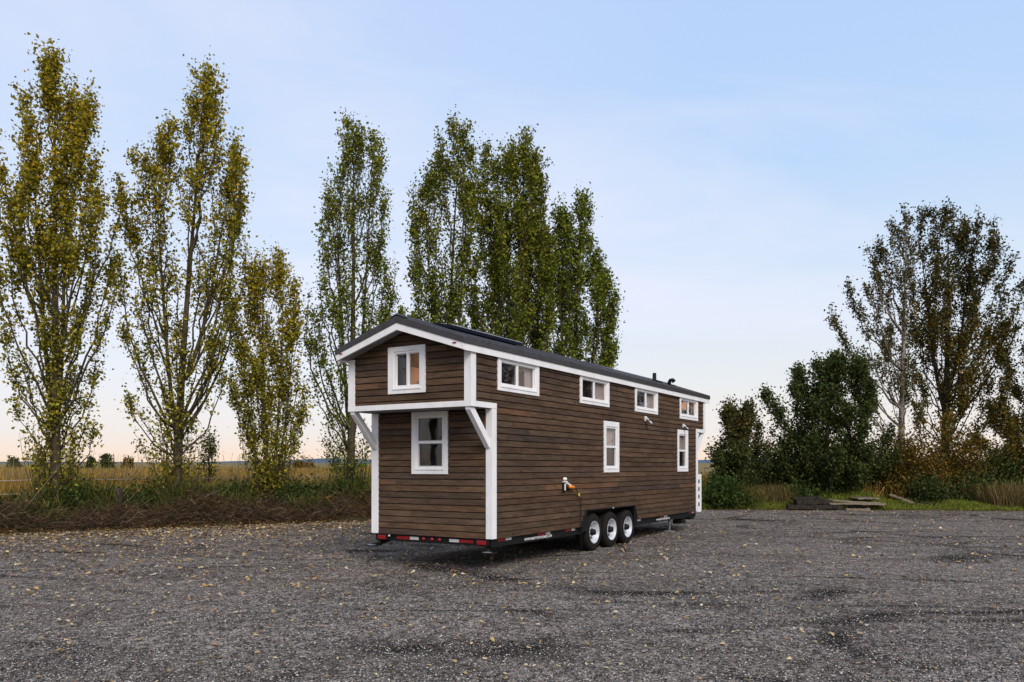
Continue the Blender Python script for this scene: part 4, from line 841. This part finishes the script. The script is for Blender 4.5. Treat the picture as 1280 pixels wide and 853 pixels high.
c = palette(n, [(.40, .27, .11), (.30, .18, .08), (.48, .36, .19), (.22, .12, .07), (.50, .42, .30), (.14, .085, .055)], [4, 3, 3, 2, 2, 2])
link('fallen_leaves', mesh_np('fallen_leaves', V, Fq, np.concatenate([c, c]), M['litter']), None, kind='stuff', label='yellow and tan poplar leaves scattered over the grey gravel', cat='fallen leaves')
# loose stones on the near gravel
n = 190000; d = 5.8+18*r.uniform(0, 1, n)**1.35; x = r.uniform(-.68, .68, n)*d
s = (.0045+.008*r.random(n)**2.4); rad = s[:, None, None]*r.uniform(.7, 1.3, (n, 6, 1))
oc = np.array([(1, 0, 0), (0, 1, 0), (-1, 0, 0), (0, -1, 0), (0, 0, .7), (0, 0, -.5)], float); a = r.uniform(0, 6.28, n)
rot = np.stack([np.stack([np.cos(a), -np.sin(a), 0*a], 1), np.stack([np.sin(a), np.cos(a), 0*a], 1), np.stack([0*a, 0*a, 1+0*a], 1)], 1)
V = (np.einsum('nij,kj->nki', rot, oc)*rad+np.c_[x, d, s*.3][:, None, :]).reshape(-1, 3); q = (np.arange(n)*6)[:, None]
tri = np.array([(0, 1, 4), (1, 2, 4), (2, 3, 4), (3, 0, 4)]); Fq = (q[:, :, None]+tri[None]).reshape(-1, 3)
c = palette(n, [(.22, .20, .18), (.10, .09, .082), (.40, .365, .33), (.028, .024, .022), (.56, .52, .47)], [4, 3.5, 2.6, 3.2, .8])
link('gravel_stones', mesh_np('gravel_stones', V, Fq, np.repeat(c, 4, 0), M['litter']), None, kind='stuff', label='loose grey gravel stones covering the near ground', cat='gravel')

# ------------------------------------------------------------------ fence behind the poplars
fp = [PX(-60, 0, 23.0)[:2], PX(60, 0, 24.2)[:2], PX(205, 0, 26.4)[:2], PX(318, 0, 28.4)[:2], PX(412, 0, 30.6)[:2], PX(480, 0, 32.2)[:2]]
fe = empty('wire_fence', (*fp[0], 0), label='low wire fence on thin posts running through the dry grass behind the poplars', cat='fence')
fo = np.array((*fp[0], 0))
for p in fp:
    b = MB(); b.tube([np.array((*p, -.05))-fo, np.array((*p, 1.36))-fo], .035, 6); b.build('post', M['bark'], fe)
for z in (.45, .9, 1.30):
    b = MB(); pts = []
    for i in range(len(fp)-1):
        for t_ in np.linspace(0, 1, 7)[:-1]: q = fp[i]*(1-t_)+fp[i+1]*t_; pts.append(np.array((*q, z-.05*math.sin(math.pi*t_)))-fo)
    pts.append(np.array((*fp[-1], z))-fo); b.tube(pts, .008, 4); b.build('wire', M['wire'], fe)
p = PX(148, 0, 22.4); b = MB(); b.tube([(0, 0, 0), (.01, 0, .55), (.02, 0, 1.02)], [.11, .10, .09], 9)
o = b.build('fence_stump', M['bark_dark'], label='short weathered wooden stump post between the two leftmost poplars', cat='post'); o.location = (p[0], p[1], .05)

# ------------------------------------------------------------------ timber stack at the right edge of the gravel
def beam(name, mat, pa_, pb_, hw, hh, lab, cat, grp, seed):
    rr = random.Random(seed); A, B = Vector(pa_), Vector(pb_); dx = (B-A).normalized(); sd = dx.cross(Vector((0, 0, 1))).normalized(); up_ = sd.cross(dx)
    b = MB(); n_ = 10; vs = []
    for i in range(n_+1):
        c_ = (B-A)*(i/n_); k = 1+rr.uniform(-.22, .12); j = up_*rr.uniform(-.02, .012)
        for s_, t_ in ((-1, -1), (-.8, 1), (.85, .95), (1, -.9)): vs.append(c_+sd*hw*s_*k+up_*hh*t_*k+j)
    fs = [(i*4+j, i*4+(j+1) % 4, (i+1)*4+(j+1) % 4, (i+1)*4+j) for i in range(n_) for j in range(4)]+[(3, 2, 1, 0), tuple(range(4*n_, 4*n_+4))]
    b.add(vs, fs); o = b.build(name, mat, label=lab, cat=cat, group=grp, bevel=.01); o.location = A; return o
def TP(px, py, d): return tuple(PX(px, py, d))
dd = 30.0
BG, PGp = 'beams and planks stacked at the right gravel edge', 'beams and planks stacked at the right gravel edge'
beam('timber_beam', M['timber_dark'], TP(984, 634, dd), TP(1052, 634, dd+.1), .16, .085, 'black lowest front beam of the timber stack', 'beam', BG, 1)
beam('timber_beam', M['timber_dark'], TP(994, 627.8, dd+.3), TP(1040, 627.2, dd+.36), .16, .10, 'dark middle beam lying on the lowest front beam', 'beam', BG, 2)
beam('timber_beam', M['timber_dark'], TP(990, 623.4, dd+.45), TP(1022, 622, dd+.75), .12, .05, 'short charred beam on top of the dark end of the stack', 'beam', BG, 3)
beam('timber_beam', M['timber_dark'], TP(983, 633, dd+.75), TP(1070, 633, dd+.75), .15, .11, 'dark rear beam at ground level behind the stack', 'beam', BG, 4)
beam('plank', M['timber_pale'], TP(1030, 625.5, dd+.55), TP(1100, 629, dd+.25), .15, .035, 'long brown plank sloping down from the dark beams to the right', 'plank', PGp, 5)
beam('plank', M['timber_pale'], TP(1036, 629.8, dd+.1), TP(1106, 630.5, dd+.05), .13, .035, 'front brown plank reaching furthest right in the stack', 'plank', PGp, 6)
beam('plank', M['timber_pale'], TP(1066, 622.5, dd+.75), TP(1092, 622.5, dd+.75), .55, .03, 'wide pale board lying flat on top of the stack', 'board', PGp, 7)
beam('plank', M['timber_dark'], TP(1060, 633.5, dd+.4), TP(1100, 634, dd+.4), .13, .06, 'dark bearer lying under the long brown planks', 'bearer', PGp, 8)
beam('timber_block', M['timber_pale'], TP(1057, 637.3, dd-.3), TP(1087, 637.3, dd-.3), .09, .055, 'pale low block on the gravel in front of the planks', 'block', None, 9)
beam('log', M['timber_pale'], TP(1112, 618, 31.2), TP(1142, 629, 30.9), .05, .05, 'pale broken branch leaning down below the orange-brown shrub', 'log', None, 10)
beam('log', M['timber_dark'], TP(1140, 631, 31.0), TP(1186, 633, 31.2), .12, .09, 'dark fallen log lying in the grass right of the stack', 'log', None, 11)
